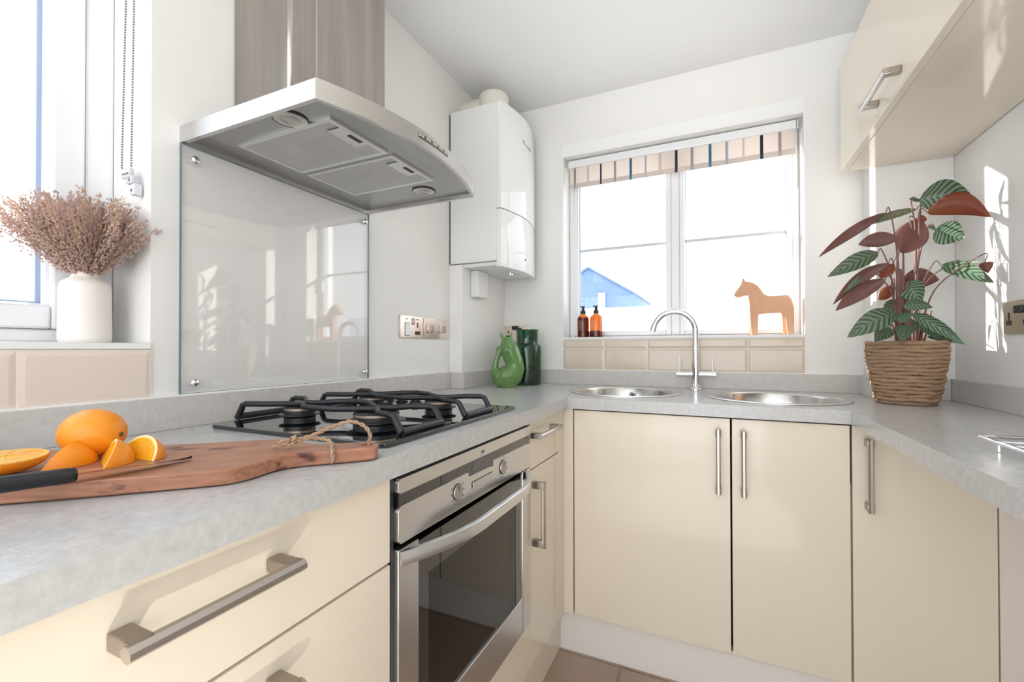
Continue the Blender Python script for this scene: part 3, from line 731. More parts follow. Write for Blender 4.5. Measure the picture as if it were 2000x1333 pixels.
# ================================================================== SOCKETS
def plate(nm, origin, n, t, w, h, m, label, cat):
    """wall plate: origin centre on the wall, n outward normal, t horizontal direction."""
    o = thing(nm, origin, label, cat); N, T = Vector(n), Vector(t); U = Vector((0,0,1))
    R = Matrix((T,U,N)).transposed().to_4x4(); o['_'] = 0; del o['_']
    X = Matrix.Translation(origin) @ R
    def pc(name, x0,x1,y0,y1,z0,z1,mm,bev=.0006,par_=None):
        return MB().box(x0,x1,y0,y1,z0,z1,bev,2,X).build(name, mm, par_ or o)
    pc('face_plate', -w/2,w/2,-h/2,h/2,.0005,.0065,m,.0025)
    return o, pc
o, pc = plate('cooker_switch', (0,-.6975,1.1675), (1,0,0), (0,1,0), .146,.086, M_plate, 'wide nickel plate with switch and socket, left of the twin switches', 'socket')
pc('rocker', -.044,-.018,-.034,.014,.006,.011,M_enamg,.002); pc('rocker_base', -.046,-.017,-.036,.016,.006,.0068,M_print)
pc('indicator', -.042,-.026,.028,.031,.006,.0070,M_print); pc('indicator', .024,.040,.028,.031,.006,.0070,M_print)
pc('toggle', .000,.010,.008,.034,.006,.013,M_handd,.002)
q_ = pc('earth_slot', .028,.037,-.002,.018,.006,.0068,M_print); pc('pin_slots', .016,.050,-.030,-.016,.006,.0068,M_print)
o, pc = plate('twin_switch', (0,-.5365,1.1660), (1,0,0), (0,1,0), .170,.083, M_plate, 'nickel plate of two switches nearest the boiler', 'switch')
for cx in (-.045,.043):
    pc('switch', cx-.022,cx-.006,-.016,.014,.006,.010,M_plate,.0015); pc('fuse_holder', cx+.004,cx+.022,-.016,.014,.006,.011,M_handd,.0015)
    pc('switch_edge', cx-.024,cx-.0225,-.018,.016,.006,.0072,M_print); pc('switch_edge', cx-.024,cx-.006,-.0185,-.0165,.006,.0072,M_print)
pc('plate_line', -.0012,.0002,-.0405,.0405,.006,.0068,M_handd,0)
o, pc = plate('wall_socket', (.137,0,1.160), (0,-1,0), (1,0,0), .148,.084, M_plate, 'socket plate on back wall behind the green glass jar', 'socket')
pc('earth_slot', -.048,-.040,.002,.016,.006,.0068,M_print); pc('pin_slots', -.058,-.030,-.016,-.008,.006,.0068,M_print); pc('plug', -.020,.012,.020,.040,.006,.020,M_blackp,.003); pc('switch', .014,.03,.01,.03,.006,.012,M_blackp)
o, pc = plate('wall_socket', (XW,-.5105,1.1625), (-1,0,0), (0,-1,0), .146,.088, M_plateb, 'brass double socket on right wall beside the plant', 'socket')
for s in (-1,1):
    cx = s*.036-.004
    pc('earth_slot', cx-.010,cx-.001,-.010,.014,.006,.0068,M_print); pc('pin_slots', cx-.018,cx+.008,-.020,-.008,.006,.0068,M_print)
for s in (0,1): pc('switch', -.012+s*.016,.003+s*.016,.010,.030,.006,.014,M_blackp,.002)
pc('screw', -.062,-.059,-.002,.002,.006,.0068,M_handd)

# ================================================================== SINKS AND TAP
for (x,y_,r), lab in zip(SK, ('left round steel sink bowl set in worktop, with overflow hole','right round steel sink bowl set in worktop near the plant')):
    sk = thing('sink_bowl', (x,y_,.91), lab, 'sink')
    MB().lathe([(r,.0006),(r,.0020),(r-.004,.0038),(r-.022,.0032),(r-.030,.0005),(r-.034,-.006),(r-.040,-.06),(r-.050,-.120),(r-.085,-.140),(.045,-.146),(.042,-.150),(0,-.150),
                (0,-.152),(.044,-.152),(r-.084,-.142),(r-.047,-.122),(r-.037,-.06),(r-.031,-.006),(r-.02,.0006)],(x,y_,.91),72,closed=False).build('bowl', M_bowl, sk)
    MB().lathe([(0,-.1485),(.036,-.1480),(.040,-.1460),(.041,-.1495)],(x,y_,.91),32).build('waste', M_chrome, sk)
    if x < 1:
        MB().lathe([(.006,.0015),(.013,.0030),(.0145,.0005)],(x-.0,y_+r-.0415,.91-.030),24,Matrix.Rotation(PI/2,4,'X')).build('overflow_ring', M_chrome, sk)
        MB().lathe([(0,.0012),(.008,.0012)],(x,y_+r-.0412,.91-.030),24,Matrix.Rotation(PI/2,4,'X')).build('overflow_hole', M_gap, sk)
tp = thing('mixer_tap', (.9975,-.105,.91), 'chrome swan neck mixer tap with two levers', 'tap')
TX, TY = .9975, -.105
MB().lathe([(.0245,.0004),(.0245,.004),(.020,.010),(.0165,.014),(.0160,.10),(.0175,.101),(.0175,.108),(.0150,.1085),(.0150,.118)],(TX,TY,.91),32).build('body', M_chrome, tp)
P = [(TX,TY,1.02),(TX,TY,1.08),(TX,TY,1.155)]; R_ = .0835
for i in range(1,25):
    a = math.radians(168*i/24); P.append((TX-R_+R_*math.cos(a), TY-.012*i/24, 1.155+R_*math.sin(a)))
MB().tube(P,.0128,20).build('spout', M_chrome, tp)
e0, e1 = Vector(P[-2]), Vector(P[-1]); dv = (e1-e0).normalized()
MB().tube([e1-dv*.004,e1+dv*.018],.0138,20).build('aerator', M_chrome, tp)
for s in (-1,1):
    q = MB().tube([(TX+s*.012,TY,.9745),(TX+s*.050,TY,.9745)],.0110,20); q.tube([(TX+s*.051,TY,.9745),(TX+s*.0760,TY,.9745)],.0125,20)
    a = q.build('valve', M_chrome, tp)
    MB().tube([(TX+s*.066,TY,.985),(TX+s*.0625,TY-.004,1.048)],[.0028,.0018],10).build('lever', M_chrome, a)

# ================================================================== ROLLER BLIND AND BLIND CHAIN
rb = thing('roller_blind', (.893,.045,2.0), 'striped fabric roller blind pulled down a little at back window', 'blind')
box('cassette', M_pvc, .405,1.378,.036,.066,1.985,2.022,rb,.004)
box('fabric', M_blind, .412,1.3745,.0446,.0454,1.905,1.990,rb)
box('hem', M_hem, .412,1.3745,.0430,.0470,1.884,1.9065,rb,.001,1)
q = MB()
for i in range(60): q.ball((1.384+.001*math.sin(i),.040,2.01-.0045*i),.0019,0)
for i in range(60): q.ball((1.384,.054,2.01-.0045*i),.0019,0)
o = q.build('bead_chain', M_bead, rb); o['kind'] = 'stuff'
box('end_bracket', M_alul, 1.379,1.386,.036,.066,1.985,2.022,rb,.001)
bc = thing('blind_chain', (-.03,-1.585,1.44), 'looped metal bead chain hanging in the left window recess', 'blind chain')
q = MB()
for a, b in (((-.045,-1.5905,2.15),(-.053,-1.598,1.462)),((-.030,-1.585,2.15),(-.035,-1.590,1.450))):
    A, B = Vector(a), Vector(b); N = int((B-A).length/.0055)
    for i in range(N+1): q.ball(A.lerp(B,i/N),.0023,1)
o = q.build('bead_chain', M_bead, bc); o['kind'] = 'stuff'
q = MB().box(-.060,-.028,-1.597,-1.586,1.440,1.462,.004).box(-.050,-.024,-1.594,-1.582,1.428,1.446,.004).box(-.040,-.024,-1.590,-1.574,1.405,1.430,.003)
q.build('chain_clip', M_clear, bc)
q = MB().box(-.052,-.030,-1.599,-1.597,1.446,1.449).box(-.036,-.030,-1.5955,-1.594,1.432,1.438).box(-.035,-.031,-1.592,-1.590,1.412,1.417); q.build('clip_pins', M_handd, bc, smooth=0)

# ================================================================== LEFT SILL: VASE WITH DRIED FLOWERS
VX, VY = -.085, -1.643
MB_ = MB().lathe([(0,.0),(.0375,0),(.0405,.003),(.0412,.010),(.0405,.060),(.0395,.112),(.0375,.120),(.030,.127),(.0235,.131),(.0215,.136),(.0225,.1425),(.0200,.1425),(.019,.134),(.0,.125)],(VX,VY,LS),48)
tag(MB_.build('vase', M_vase), 'white ceramic vase on the left window sill', 'vase')
bq = thing('dried_flower_bouquet', (VX,VY,LS+.127), 'bunch of dusty pink dried flowers in the white vase', 'dried flowers')
protos = []
rnd = random.Random(11)
for k in range(6):
    q = MB(); L = .150+.022*rnd.random(); P = []
    bend = rnd.uniform(-.02,.02)
    for i in range(7): u = i/6; P.append((bend*u*u, rnd.uniform(-.001,.001), L*u))
    q.tube(P,[.0009,.0009,.0008,.0008,.0007,.0006,.0004],4,cap=False)
    for i in range(130):
        u = .14+.86*(i/130); rad = .0105*math.sin(PI*min(1,(u-.06)/1.0))**.7+.0015; a = rnd.uniform(0,2*PI)
        p = Vector((bend*u*u+rad*math.cos(a)*rnd.uniform(.4,1), rad*math.sin(a)*rnd.uniform(.4,1), L*u+rnd.uniform(-.003,.003)))
        s_ = rnd.uniform(.0014,.0025)
        vs = [q.b.verts.new(p+Vector(d)*s_) for d in ((1,0,-.3),(-.5,.87,-.3),(-.5,-.87,-.3),(0,0,1.6))]
        for f in ((0,1,3),(1,2,3),(2,0,3),(0,2,1)): q.b.faces.new([vs[j] for j in f])
    me = bpy.data.meshes.new('flower_stalk'); q.b.to_mesh(me); q.b.free(); me.materials.append(M_dry2 if k in (1,3,5) else M_dry1); protos.append(me)
for i in range(150):
    o = bpy.data.objects.new('flower_stalk', protos[i % 6]); COL.objects.link(o); o.parent = bq
    fr = math.sqrt((i+.5)/150); az = i*2.39996+rnd.uniform(-.2,.2); tilt = math.radians(52)*fr+rnd.uniform(-.08,.08)
    d = Vector((math.cos(az)*math.sin(tilt), math.sin(az)*math.sin(tilt), math.cos(tilt)))
    sc = rnd.uniform(.88,1.13)
    for _ in range(12):           # stay inside the window recess
        e = Vector((VX,VY,LS+.127))+d*(.165*sc)
        if e.x < -.128 or e.y > -1.590 and e.x < .004:
            if e.x < -.128: d.x += .10
            if e.y > -1.590: d.y -= .08
            d.normalize()
        else: break
    o.rotation_euler = d.to_track_quat('Z','Y').to_euler(); o.scale = (sc,sc,sc)
    o.location = (d.x*.009, d.y*.009, 0)

# ================================================================== CHOPPING BOARD, ORANGES, KNIFE
ZB = .931
out = [(.085,-2.14),(.150,-2.130),(.255,-1.995),(.363,-1.890),(.430,-1.829),(.500,-1.760),(.516,-1.742),(.5225,-1.722),(.5215,-1.700),(.5175,-1.680),(.5195,-1.660),(.530,-1.641),(.545,-1.624),(.572,-1.597),(.592,-1.5755),(.597,-1.566),(.594,-1.553),(.583,-1.541),(.571,-1.537),(.559,-1.541),(.540,-1.556),(.520,-1.574),(.500,-1.585),(.478,-1.586),(.440,-1.580),(.415,-1.582),(.397,-1.592),(.360,-1.624),(.307,-1.674),(.146,-1.801),(.02,-1.92),(.01,-1.96)]
cb = thing('chopping_board', (.35,-1.78,.911), 'acacia wood chopping board with handle and rope loop', 'chopping board')
bang = math.radians(43)
bd = slab('board', M_wood, out, [(.5735,-1.5555,.0085)], .9115, ZB, None)
Ri = Matrix.Rotation(-bang,4,'Z'); c0 = Vector((.35,-1.78,.921))
bd.data.transform(Ri @ Matrix.Translation(-c0)); bd.location = c0; bd.rotation_euler = (0,0,bang); par(bd, cb)
bvm = bd.modifiers.new('bevel','BEVEL'); bvm.width = .0022; bvm.segments = 3; bvm.limit_method = 'ANGLE'; bvm.angle_limit = math.radians(50)
def smooth_path(P, k=6):
    P = [Vector(p) for p in P]; out_ = []
    for i in range(len(P)-1):
        p0,p1,p2,p3 = P[max(i-1,0)],P[i],P[i+1],P[min(i+2,len(P)-1)]
        for j in range(k):
            t = j/k; out_.append(.5*((2*p1)+(p2-p0)*t+(2*p0-5*p1+4*p2-p3)*t*t+(3*p1-p0-3*p2+p3)*t**3))
    out_.append(P[-1]); return out_
def rope(q, P, R=.0030, turns=150):
    """two-ply twisted cord along a path."""
    P = smooth_path(P, 10); L = 0; A = []; B = []; prev = Vector((0,0,1))
    for i, p in enumerate(P):
        t = (P[min(i+1,len(P)-1)]-P[max(i-1,0)]).normalized(); u = (prev-t*prev.dot(t)).normalized(); prev = u; w = t.cross(u)
        if i: L += (p-P[i-1]).length
        a = L*turns*2; d = (u*math.cos(a)+w*math.sin(a))*R*.5; A.append(p+d); B.append(p-d)
    q.tube(A,R*.62,7); q.tube(B,R*.62,7)
q = MB()
rope(q, [(.5742,-1.5541,.914),(.5748,-1.5536,.931),(.5766,-1.5521,.9438),(.5727,-1.5559,.9563),(.5654,-1.5627,.9641),(.5554,-1.572,.9681),(.5445,-1.5822,.9657),(.5311,-1.5949,.9588),(.5165,-1.6089,.9507),(.5053,-1.6197,.9463),(.4953,-1.6295,.9434)])
rope(q, [(.4978,-1.6271,.9416),(.5104,-1.6148,.9460),(.5232,-1.6040,.9450),(.5360,-1.5990,.9425),(.5480,-1.6010,.9375),(.5560,-1.6090,.9350),(.5625,-1.6150,.9290),(.5645,-1.6165,.9200),(.5630,-1.6150,.9145)])
kc = Vector((.4955,-1.6295,.9415))
rope(q, [kc+Vector(d) for d in ((.006,-.004,.002),(.002,.004,.007),(-.005,.006,.003),(-.004,-.003,-.005),(.003,-.006,-.004),(.006,.001,.004),(.000,.003,.008),(-.006,.002,.000),(-.001,-.005,-.006),(.005,-.002,-.002))])
rope(q, [(.4925,-1.6325,.9410),(.4845,-1.6400,.9375),(.4770,-1.6480,.9365)])
rope(q, [(.4925,-1.6310,.9440),(.4870,-1.6370,.9440),(.4815,-1.6420,.9405)],.0026)
q.build('rope_loop', M_rope, cb)

OC = Vector((.287,-1.780,.9650))
og = thing('orange', (OC.x,OC.y,ZB), 'whole orange standing on the chopping board', 'orange', None)
Rv = Matrix.Rotation(YAW,4,'Z')
MB().ball((0,0,0),.034,4,(1.15,1.0,.98),Rv).build('peel', M_org, None)
o = bpy.data.objects['peel']; o.location = OC; par(o, og)
nav = OC+Vector((math.cos(YAW),math.sin(YAW),-.03)).normalized()*.0385
MB().ball((0,0,0),.0036,2,(.6,1,1),Rv).build('navel', M_stemg, None); o = bpy.data.objects['navel']; o.location = nav; par(o, og)

def wedge(label, loc, ang, rz, tip, r=.034, n=14):
    """orange wedge: skin lune plus two cut faces, lying on one cut face."""
    o = thing('orange_wedge', loc, label, 'orange wedge', 'orange wedges on the board')
    R = Matrix.Translation(loc) @ Matrix.Rotation(rz,4,'Z') @ tip
    def P(rad, lon, lat): return R @ Vector((rad*math.cos(lat)*math.cos(lon), rad*1.08*math.sin(lat), rad*math.cos(lat)*math.sin(lon)))
    q = MB(); G = [[q.b.verts.new(P(r, ang*i/8, lerp(-PI/2,PI/2,j/n))) for j in range(n+1)] for i in range(9)]
    H = [[q.b.verts.new(P(r*.90, ang*i/8, lerp(-PI/2,PI/2,j/n))) for j in range(n+1)] for i in range(9)]
    fs = []
    for i in range(8):
        for j in range(n): fs.append(q.b.faces.new((G[i][j],G[i+1][j],G[i+1][j+1],G[i][j+1])))
    pf = []
    for i in (0,8):
        for j in range(n): pf.append(q.b.faces.new((G[i][j],G[i][j+1],H[i][j+1],H[i][j])))
    for f in pf: f.material_index = 1
    bmesh.ops.remove_doubles(q.b, verts=q.b.verts, dist=1e-5); bmesh.ops.recalc_face_normals(q.b, faces=q.b.faces)
    q.build('peel', [M_org, M_pith], o, smooth=50)
    q = MB(); sp_ = [q.b.verts.new(P(0,0,0)+ (R.to_3x3() @ Vector((0,r*.9*1.08*math.sin(lerp(-PI/2,PI/2,j/n)),0)))) for j in range(n+1)]
    H = [[q.b.verts.new(P(r*.90, ang*i/8, lerp(-PI/2,PI/2,j/n))) for j in range(n+1)] for i in range(9)]
    for i in (0,8):
        for j in range(n): q.b.faces.new((sp_[j],sp_[j+1],H[i][j+1],H[i][j]))
    for i in range(8):
        for j in range(n): q.b.faces.new((H[i][j],H[i+1][j],H[i+1][j+1],H[i][j+1]))
    bmesh.ops.remove_doubles(q.b, verts=q.b.verts, dist=1e-5); bmesh.ops.recalc_face_normals(q.b, faces=q.b.faces)
    q.build('flesh', M_flesh, o, smooth=50)
    return o
I4 = Matrix()
vdir = math.radians(-60)       # towards the camera in plan
wedge('left orange wedge, all peel showing, in front of whole orange', (.297,-1.815,ZB+.0004), math.radians(62), math.radians(38), I4, .034)
wedge('middle orange wedge, peel with one pale cut edge', (.342,-1.793,ZB+.0004), math.radians(64), math.radians(70), I4, .034)
wedge('right orange wedge with flesh face turned to the left', (.352,-1.762,ZB+.0004), math.radians(62), math.radians(98), I4, .034)
def half(label, loc, tilt, az, r=.037, hf=.55):
    o = thing('orange_half', (loc[0],loc[1],ZB), label, 'orange half', 'orange halves on the board')
    M = Matrix.Rotation(az,4,'Z') @ Matrix.Rotation(tilt,4,'X')
    prof = [(0,-r*hf)]+[(r*math.cos(a),r*hf*math.sin(a)) for a in [math.radians(-80+10*i) for i in range(9)]]+[(r*.985,.0008),(r*.90,.0008)]
    MB().lathe(prof,loc,36,M).build('peel', M_org, o); MB().lathe([(r*.985,.0012),(r*.88,.0012),(r*.88,-.002)],loc,36,M).build('pith', M_rind, o)
    f = MB().lathe([(0,.0010),(r*.5,.0016),(r*.885,.0010)],loc,36,M).build('flesh', M_flesh, o)
    q = MB()
    for k in range(9):
        a = 2*PI*k/9; q.box(.003,r*.86,-.0003,.0003,.0010,.0018,0,1,Matrix.Translation(loc) @ M @ Matrix.Rotation(a,4,'Z'))
    q.build('segment_skin', M_flesh2, f, smooth=0)
half('orange half with cut face up beside the knife handle', (.290,-1.867,ZB+.0192), math.radians(3), math.radians(66), .040, .47)
half('orange half behind the other, cut by left photo edge', (.160,-1.885,ZB+.0202), math.radians(3), math.radians(66), .040, .47)

kt, kb = Vector((.4236,-1.7288,.9325)), Vector((.4063,-1.8472,.9385)); kd = (kb-kt).normalized(); ke = kb+kd*.115
kn = thing('kitchen_knife', tuple(kb), 'kitchen knife with black handle lying across the board', 'knife')
sd = kd.cross(Vector((0,0,1))).normalized()
q = MB(); n_ = 14; T_, B_ = [], []
for i in range(n_+1):
    u = i/n_; c = kt.lerp(kb,u); wv = .020*min(1,(u*2.2)**.6)
    th = .0009 if i else .0001
    a = c; b = c - sd*wv + Vector((0,0,.0034))
    T_.append((q.b.verts.new(a+Vector((0,0,th))), q.b.verts.new(b+Vector((0,0,.0002))))); B_.append((q.b.verts.new(a-Vector((0,0,th))), q.b.verts.new(b-Vector((0,0,.0002)))))
for i in range(n_):
    q.b.faces.new((T_[i][0],T_[i+1][0],T_[i+1][1],T_[i][1])); q.b.faces.new((B_[i][0],B_[i][1],B_[i+1][1],B_[i+1][0]))
    q.b.faces.new((T_[i][0],B_[i][0],B_[i+1][0],T_[i+1][0])); q.b.faces.new((T_[i][1],T_[i+1][1],B_[i+1][1],B_[i][1]))
bmesh.ops.remove_doubles(q.b, verts=q.b.verts, dist=1e-6); bmesh.ops.recalc_face_normals(q.b, faces=q.b.faces)
q.build('blade', mat('knife_steel',(.22,.20,.20),.18,1), kn)
hp = [kb+kd*s_-sd*.008+Vector((0,0,.0012)) for s_ in (-.002,.0,.006,.03,.06,.09,.115,.117)]
MB().tube(hp,[.0075,.0092,.0100,.0098,.0104,.0110,.0115,.009],16,flat=.88).build('knife_handle', M_blackp, kn, smooth=60)

# ================================================================== BACK SILL: BOTTLES AND HORSE
for k, (x, lab) in enumerate(((.4760,'amber pump bottle nearest the window jamb'),(.5412,'amber pump bottle nearest the tap, part empty'))):
    o = thing('soap_bottle', (x,.050,SZ), lab, 'bottle', 'amber pump bottles on the window sill'); c = (x,.050,SZ+.0004)
    r = .0290 if k == 0 else .0305
    prof = [(0,.001),(r-.003,0),(r,.003),(r,.088),(r*.93,.099),(r*.72,.108),(.0115,.112),(.0115,.116)]
    MB().lathe(prof,c,40).build('bottle_glass', M_amber, o)
    hgt = .097 if k == 0 else .031
    MB().lathe([(0,.003),(r-.0035,.003),(r-.002,.005),(r-.002,min(hgt,.086))]+([(r*.90,hgt)] if k == 0 else [])+[(0,hgt)],c,40).build('soap', M_soap2 if k == 0 else M_soap, o)
    q = MB().lathe([(.0108,.1165),(.0128,.1165),(.0130,.119),(.0122,.128),(.0088,.134),(.0078,.1345),(.0072,.138),(.0065,.150),(.0095,.151),(.0095,.154),(0,.1545)],c,28)
    q.tube([(x,.050,SZ+.1515),(x-.004,.024,SZ+.1515),(x-.005,.020,SZ+.1485)],[.0036,.0032,.0026],8); q.build('pump', M_blackp, o)
    q = MB()
    for zz, ww in ((.078,.60),(.066,.60),(.056,.45),(.046,.60),(.036,.45)):
        for i in range(8):
            a0 = math.radians(-105)+ww*(i/8-.5)*1.3; a1 = math.radians(-105)+ww*((i+1)/8-.5)*1.3; R1 = r+.0004
            A = [(x+R1*math.cos(a_),.050+R1*math.sin(a_)) for a_ in (a0,a1)]
            q.b.faces.new([q.b.verts.new((A[0][0],A[0][1],SZ+zz)),q.b.verts.new((A[1][0],A[1][1],SZ+zz)),q.b.verts.new((A[1][0],A[1][1],SZ+zz+.0014)),q.b.verts.new((A[0][0],A[0][1],SZ+zz+.0014))])
    q.build('label_lines', M_label, o, smooth=0)
HP = [(1.1589,1.3009),(1.1441,1.3139),(1.1510,1.3250),(1.1738,1.3575),(1.1765,1.372),(1.1799,1.3845),(1.1850,1.381),(1.189,1.3685),(1.2104,1.3649),(1.2260,1.3560),(1.2369,1.3464),(1.2490,1.3280),(1.2577,1.3122),(1.2758,1.3023),(1.3144,1.3027),(1.3447,1.3035),(1.3576,1.2864),(1.3645,1.2569),(1.3655,1.2119),(1.3241,1.2302),(1.2832,1.2305),(1.2415,1.2278),(1.2300,1.2150),(1.2080,1.2150),(1.2046,1.2456),(1.2036,1.2756),(1.2016,1.3102),(1.1850,1.3081)]
q = MB()
q.prism(HP,'y',.040,.080)
def legp(x0t,x1t,x0b,x1b,zt,y0,y1): q.prism([(x0t,zt),(x1t,zt),(x1b,SZ+.0006),(x0b,SZ+.0006)],'y',y0,y1)
legp(1.2046,1.2390,1.2110,1.2350,1.245,.040,.057); legp(1.2030,1.2370,1.2075,1.2310,1.245,.063,.080)
legp(1.3320,1.3670,1.3430,1.3655,1.25,.040,.057); legp(1.3240,1.3600,1.3290,1.3500,1.25,.063,.080)
bmesh.ops.triangulate(q.b, faces=[f for f in q.b.faces if len(f.verts) > 4])
hs = q.build('horse_figurine', M_horse, None, smooth=0, origin=(1.26,.06,SZ))
rm = hs.modifiers.new('remesh','REMESH'); rm.mode = 'VOXEL'; rm.voxel_size = .0022
smo = hs.modifiers.new('smooth','SMOOTH'); smo.factor = .6; smo.iterations = 9
bake(hs); tag(hs, 'plain carved wooden horse standing on the back window sill', 'figurine')

# ================================================================== CORNER: FISH JUG AND GREEN JAR
JC = Vector((.2285,-.300,.91)); ju = Vector((math.cos(YAW),math.sin(YAW),0)); s_ = .000237
def jp(px, py): return JC + ju*((px-452)*s_) + Vector((0,0,(1225-py)*s_))
q = MB()
def chain(pts, flat=1.0):
    for (a, b) in zip(pts, pts[1:]):
        for i in range(7):
            t = i/6; c = jp(lerp(a[0],b[0],t), lerp(a[1],b[1],t)); r = lerp(a[2],b[2],t)*s_
            q.ball(c, r, 2, (1,flat,1), Rv)
chain([(445,1130,190),(450,1020,232),(520,985,222),(590,870,178),(575,760,172),(530,650,180),(490,530,178),(462,450,150),(440,405,128)], .95)
chain([(400,1090,205),(330,1025,180),(255,985,118),(207,900,74),(212,810,58),(232,720,50),(262,620,54),(295,540,58),(335,470,62)], .9)
chain([(258,610,42),(252,530,34),(246,474,22)], .8)
chain([(415,372,62),(372,318,46),(338,262,30),(320,228,22),(311,192,11)], 1.5)
chain([(465,372,62),(495,322,48),(513,268,32),(520,232,22),(523,192,11)], 1.5)
fj = q.build('fish_jug', M_greenc, None, smooth=0, origin=tuple(JC))
rm = fj.modifiers.new('remesh','REMESH'); rm.mode = 'VOXEL'; rm.voxel_size = .003
smo = fj.modifiers.new('smooth','SMOOTH'); smo.factor = .5; smo.iterations = 4
bake(fj)
for v in fj.data.vertices:
    if v.co.z < .0005: v.co.z = .0005
tag(fj, 'glossy green ceramic fish shaped jug with open mouth', 'jug')
GC = (.249,-.128,.9104)
gj = thing('glass_jar', (GC[0],GC[1],.91), 'tall dark green glass jar behind the fish jug', 'jar')
MB().lathe([(0,.004),(.060,.0),(.067,.004),(.069,.012),(.069,.176),(.066,.187),(.058,.193),(.0525,.197),(.0515,.205),(.0515,.252),(.0555,.257),(.0565,.262),(.0540,.264),(.0495,.258),(.0490,.205),(.050,.198),(.056,.190),(.0635,.184),(.0655,.175),(.0655,.014),(.058,.010),(0,.010)],GC,56).build('glass', M_greeng, gj)
MB().lathe([(0,.0102),(.0575,.0102),(.0650,.0142),(.0652,.016),(0,.016)],GC,48).build('thick_base', M_greenb, gj)

# ================================================================== PLANT IN BASKET
PC = Vector((1.611,-.3295,.91))
bk = thing('woven_basket', tuple(PC), 'round woven seagrass basket pot on the worktop corner', 'basket')
NR = 17; bh = .192
for i in range(NR):
    u = (i+.5)/NR; rad = (.068 + .026*min(1,u*1.25)**.75 + .001*math.sin(i*2.3)); z = PC.z+.0006+bh*u
    if i == 0: rad -= .004
    q = MB(); N = 96; K = 8; rings = []; ph = rnd.uniform(0,6)
    for k in range(N):
        a = 2*PI*k/N; sq = (abs(math.cos(a+.35))**4+abs(math.sin(a+.35))**4)**-.25; rr = rad*lerp(1,sq,.30)
        w_ = .0012*math.sin(9*a+ph)+.0008*math.sin(23*a+2*ph); zz = z+.0016*math.sin(5*a+ph*2)*(.5 if i in (0,NR-1) else 1)
        ring = []
        for j in range(K):
            b_ = 2*PI*j/K; tw = 1+.18*math.sin(34*a+b_*2+ph)
            ring.append(q.b.verts.new((PC.x+(rr+w_+.0062*tw*math.cos(b_))*math.cos(a), PC.y+(rr+w_+.0062*tw*math.cos(b_))*math.sin(a), max(PC.z+.0005, zz+.0068*tw*math.sin(b_)))))
        rings.append(ring)
    for k in range(N):
        A, B = rings[k], rings[(k+1)%N]
        for j in range(K): q.b.faces.new((A[j],B[j],B[(j+1)%K],A[(j+1)%K]))
    bmesh.ops.recalc_face_normals(q.b, faces=q.b.faces)
    q.build('coil', M_sea, bk, smooth=70)
MB().lathe([(0,.003),(.058,.003),(.086,.15),(.084,.15),(.056,.006),(0,.006)],(PC.x,PC.y,PC.z),40).build('liner', M_blackp, bk)
pl = thing('prayer_plant', (PC.x,PC.y,PC.z+.16), 'leafy prayer plant with striped green and purple leaves', 'plant')
MB().lathe([(0,.158),(.05,.160),(.081,.154),(.081,.150),(0,.150)],(PC.x,PC.y,PC.z),40).build('soil', M_soil, pl)
LEAVES = [
 ('g',(1.641,-.346,1.534),(1.748,-.384,1.517),.0761,.0122),('g',(1.645,-.344,1.533),(1.601,-.397,1.53),.0109,0),
 ('o',(1.655,-.361,1.492),(1.774,-.415,1.448),.0565,.0327),('p',(1.549,-.387,1.497),(1.341,-.592,1.341),.0257,.0091),
 ('g',(1.659,-.271,1.526),(1.48,-.397,1.457),.021,.0065),('p',(1.649,-.319,1.486),(1.595,-.365,1.372),.0726,-.0032),
 ('o',(1.643,-.322,1.482),(1.668,-.322,1.479),.0222,0),('p',(1.581,-.383,1.416),(1.449,-.521,1.381),.0379,.0061),
 ('g',(1.534,-.371,1.379),(1.368,-.557,1.288),.0414,.0046),('p',(1.556,-.383,1.342),(1.38,-.562,1.208),.0303,.0167),
 ('g',(1.497,-.421,1.313),(1.405,-.561,1.238),.0165,.0045),('p',(1.537,-.424,1.289),(1.379,-.595,1.187),.0385,.0089),
 ('o',(1.589,-.302,1.352),(1.555,-.306,1.307),.0328,0),('o',(1.586,-.292,1.284),(1.559,-.282,1.239),.0299,-.005),
 ('g',(1.692,-.31,1.449),(1.742,-.353,1.405),.0618,0),('g',(1.692,-.31,1.447),(1.675,-.307,1.464),.0095,0),
 ('g',(1.692,-.342,1.331),(1.769,-.439,1.261),.0384,.0089),('g',(1.754,-.292,1.343),(1.771,-.381,1.331),.0076,.0015),
 ('p',(1.762,-.412,1.323),(1.772,-.402,1.293),.0244,.0058),('p',(1.629,-.261,1.311),(1.715,-.265,1.297),.054,.0016),
 ('g',(1.602,-.35,1.283),(1.634,-.379,1.215),.0529,.0078),('g',(1.59,-.388,1.209),(1.634,-.456,1.197),.03,.006),
 ('g',(1.562,-.412,1.186),(1.397,-.63,1.111),.0525,.0087),('g',(1.558,-.425,1.174),(1.591,-.454,1.181),.024,-.006),
 ('d',(1.607,-.391,1.186),(1.701,-.446,1.095),.0296,.0059),('g',(1.663,-.332,1.116),(1.728,-.401,1.092),.0197,.0076),
 ('y',(1.691,-.242,1.145),(1.702,-.226,1.184),.0232,0),('g',(1.552,-.405,1.143),(1.483,-.525,1.1),.039,.0045),
 ('d',(1.615,-.354,1.172),(1.615,-.365,1.125),.025,0),
 ('g',(1.600,-.372,1.150),(1.560,-.470,1.098),.034,.006),('d',(1.640,-.350,1.165),(1.668,-.395,1.108),.030,.004),
 ('g',(1.590,-.330,1.235),(1.560,-.345,1.175),.036,.003),('p',(1.655,-.300,1.190),(1.690,-.300,1.130),.034,.004)]
CAM = Vector((1.0759,-2.0988,1.0814))
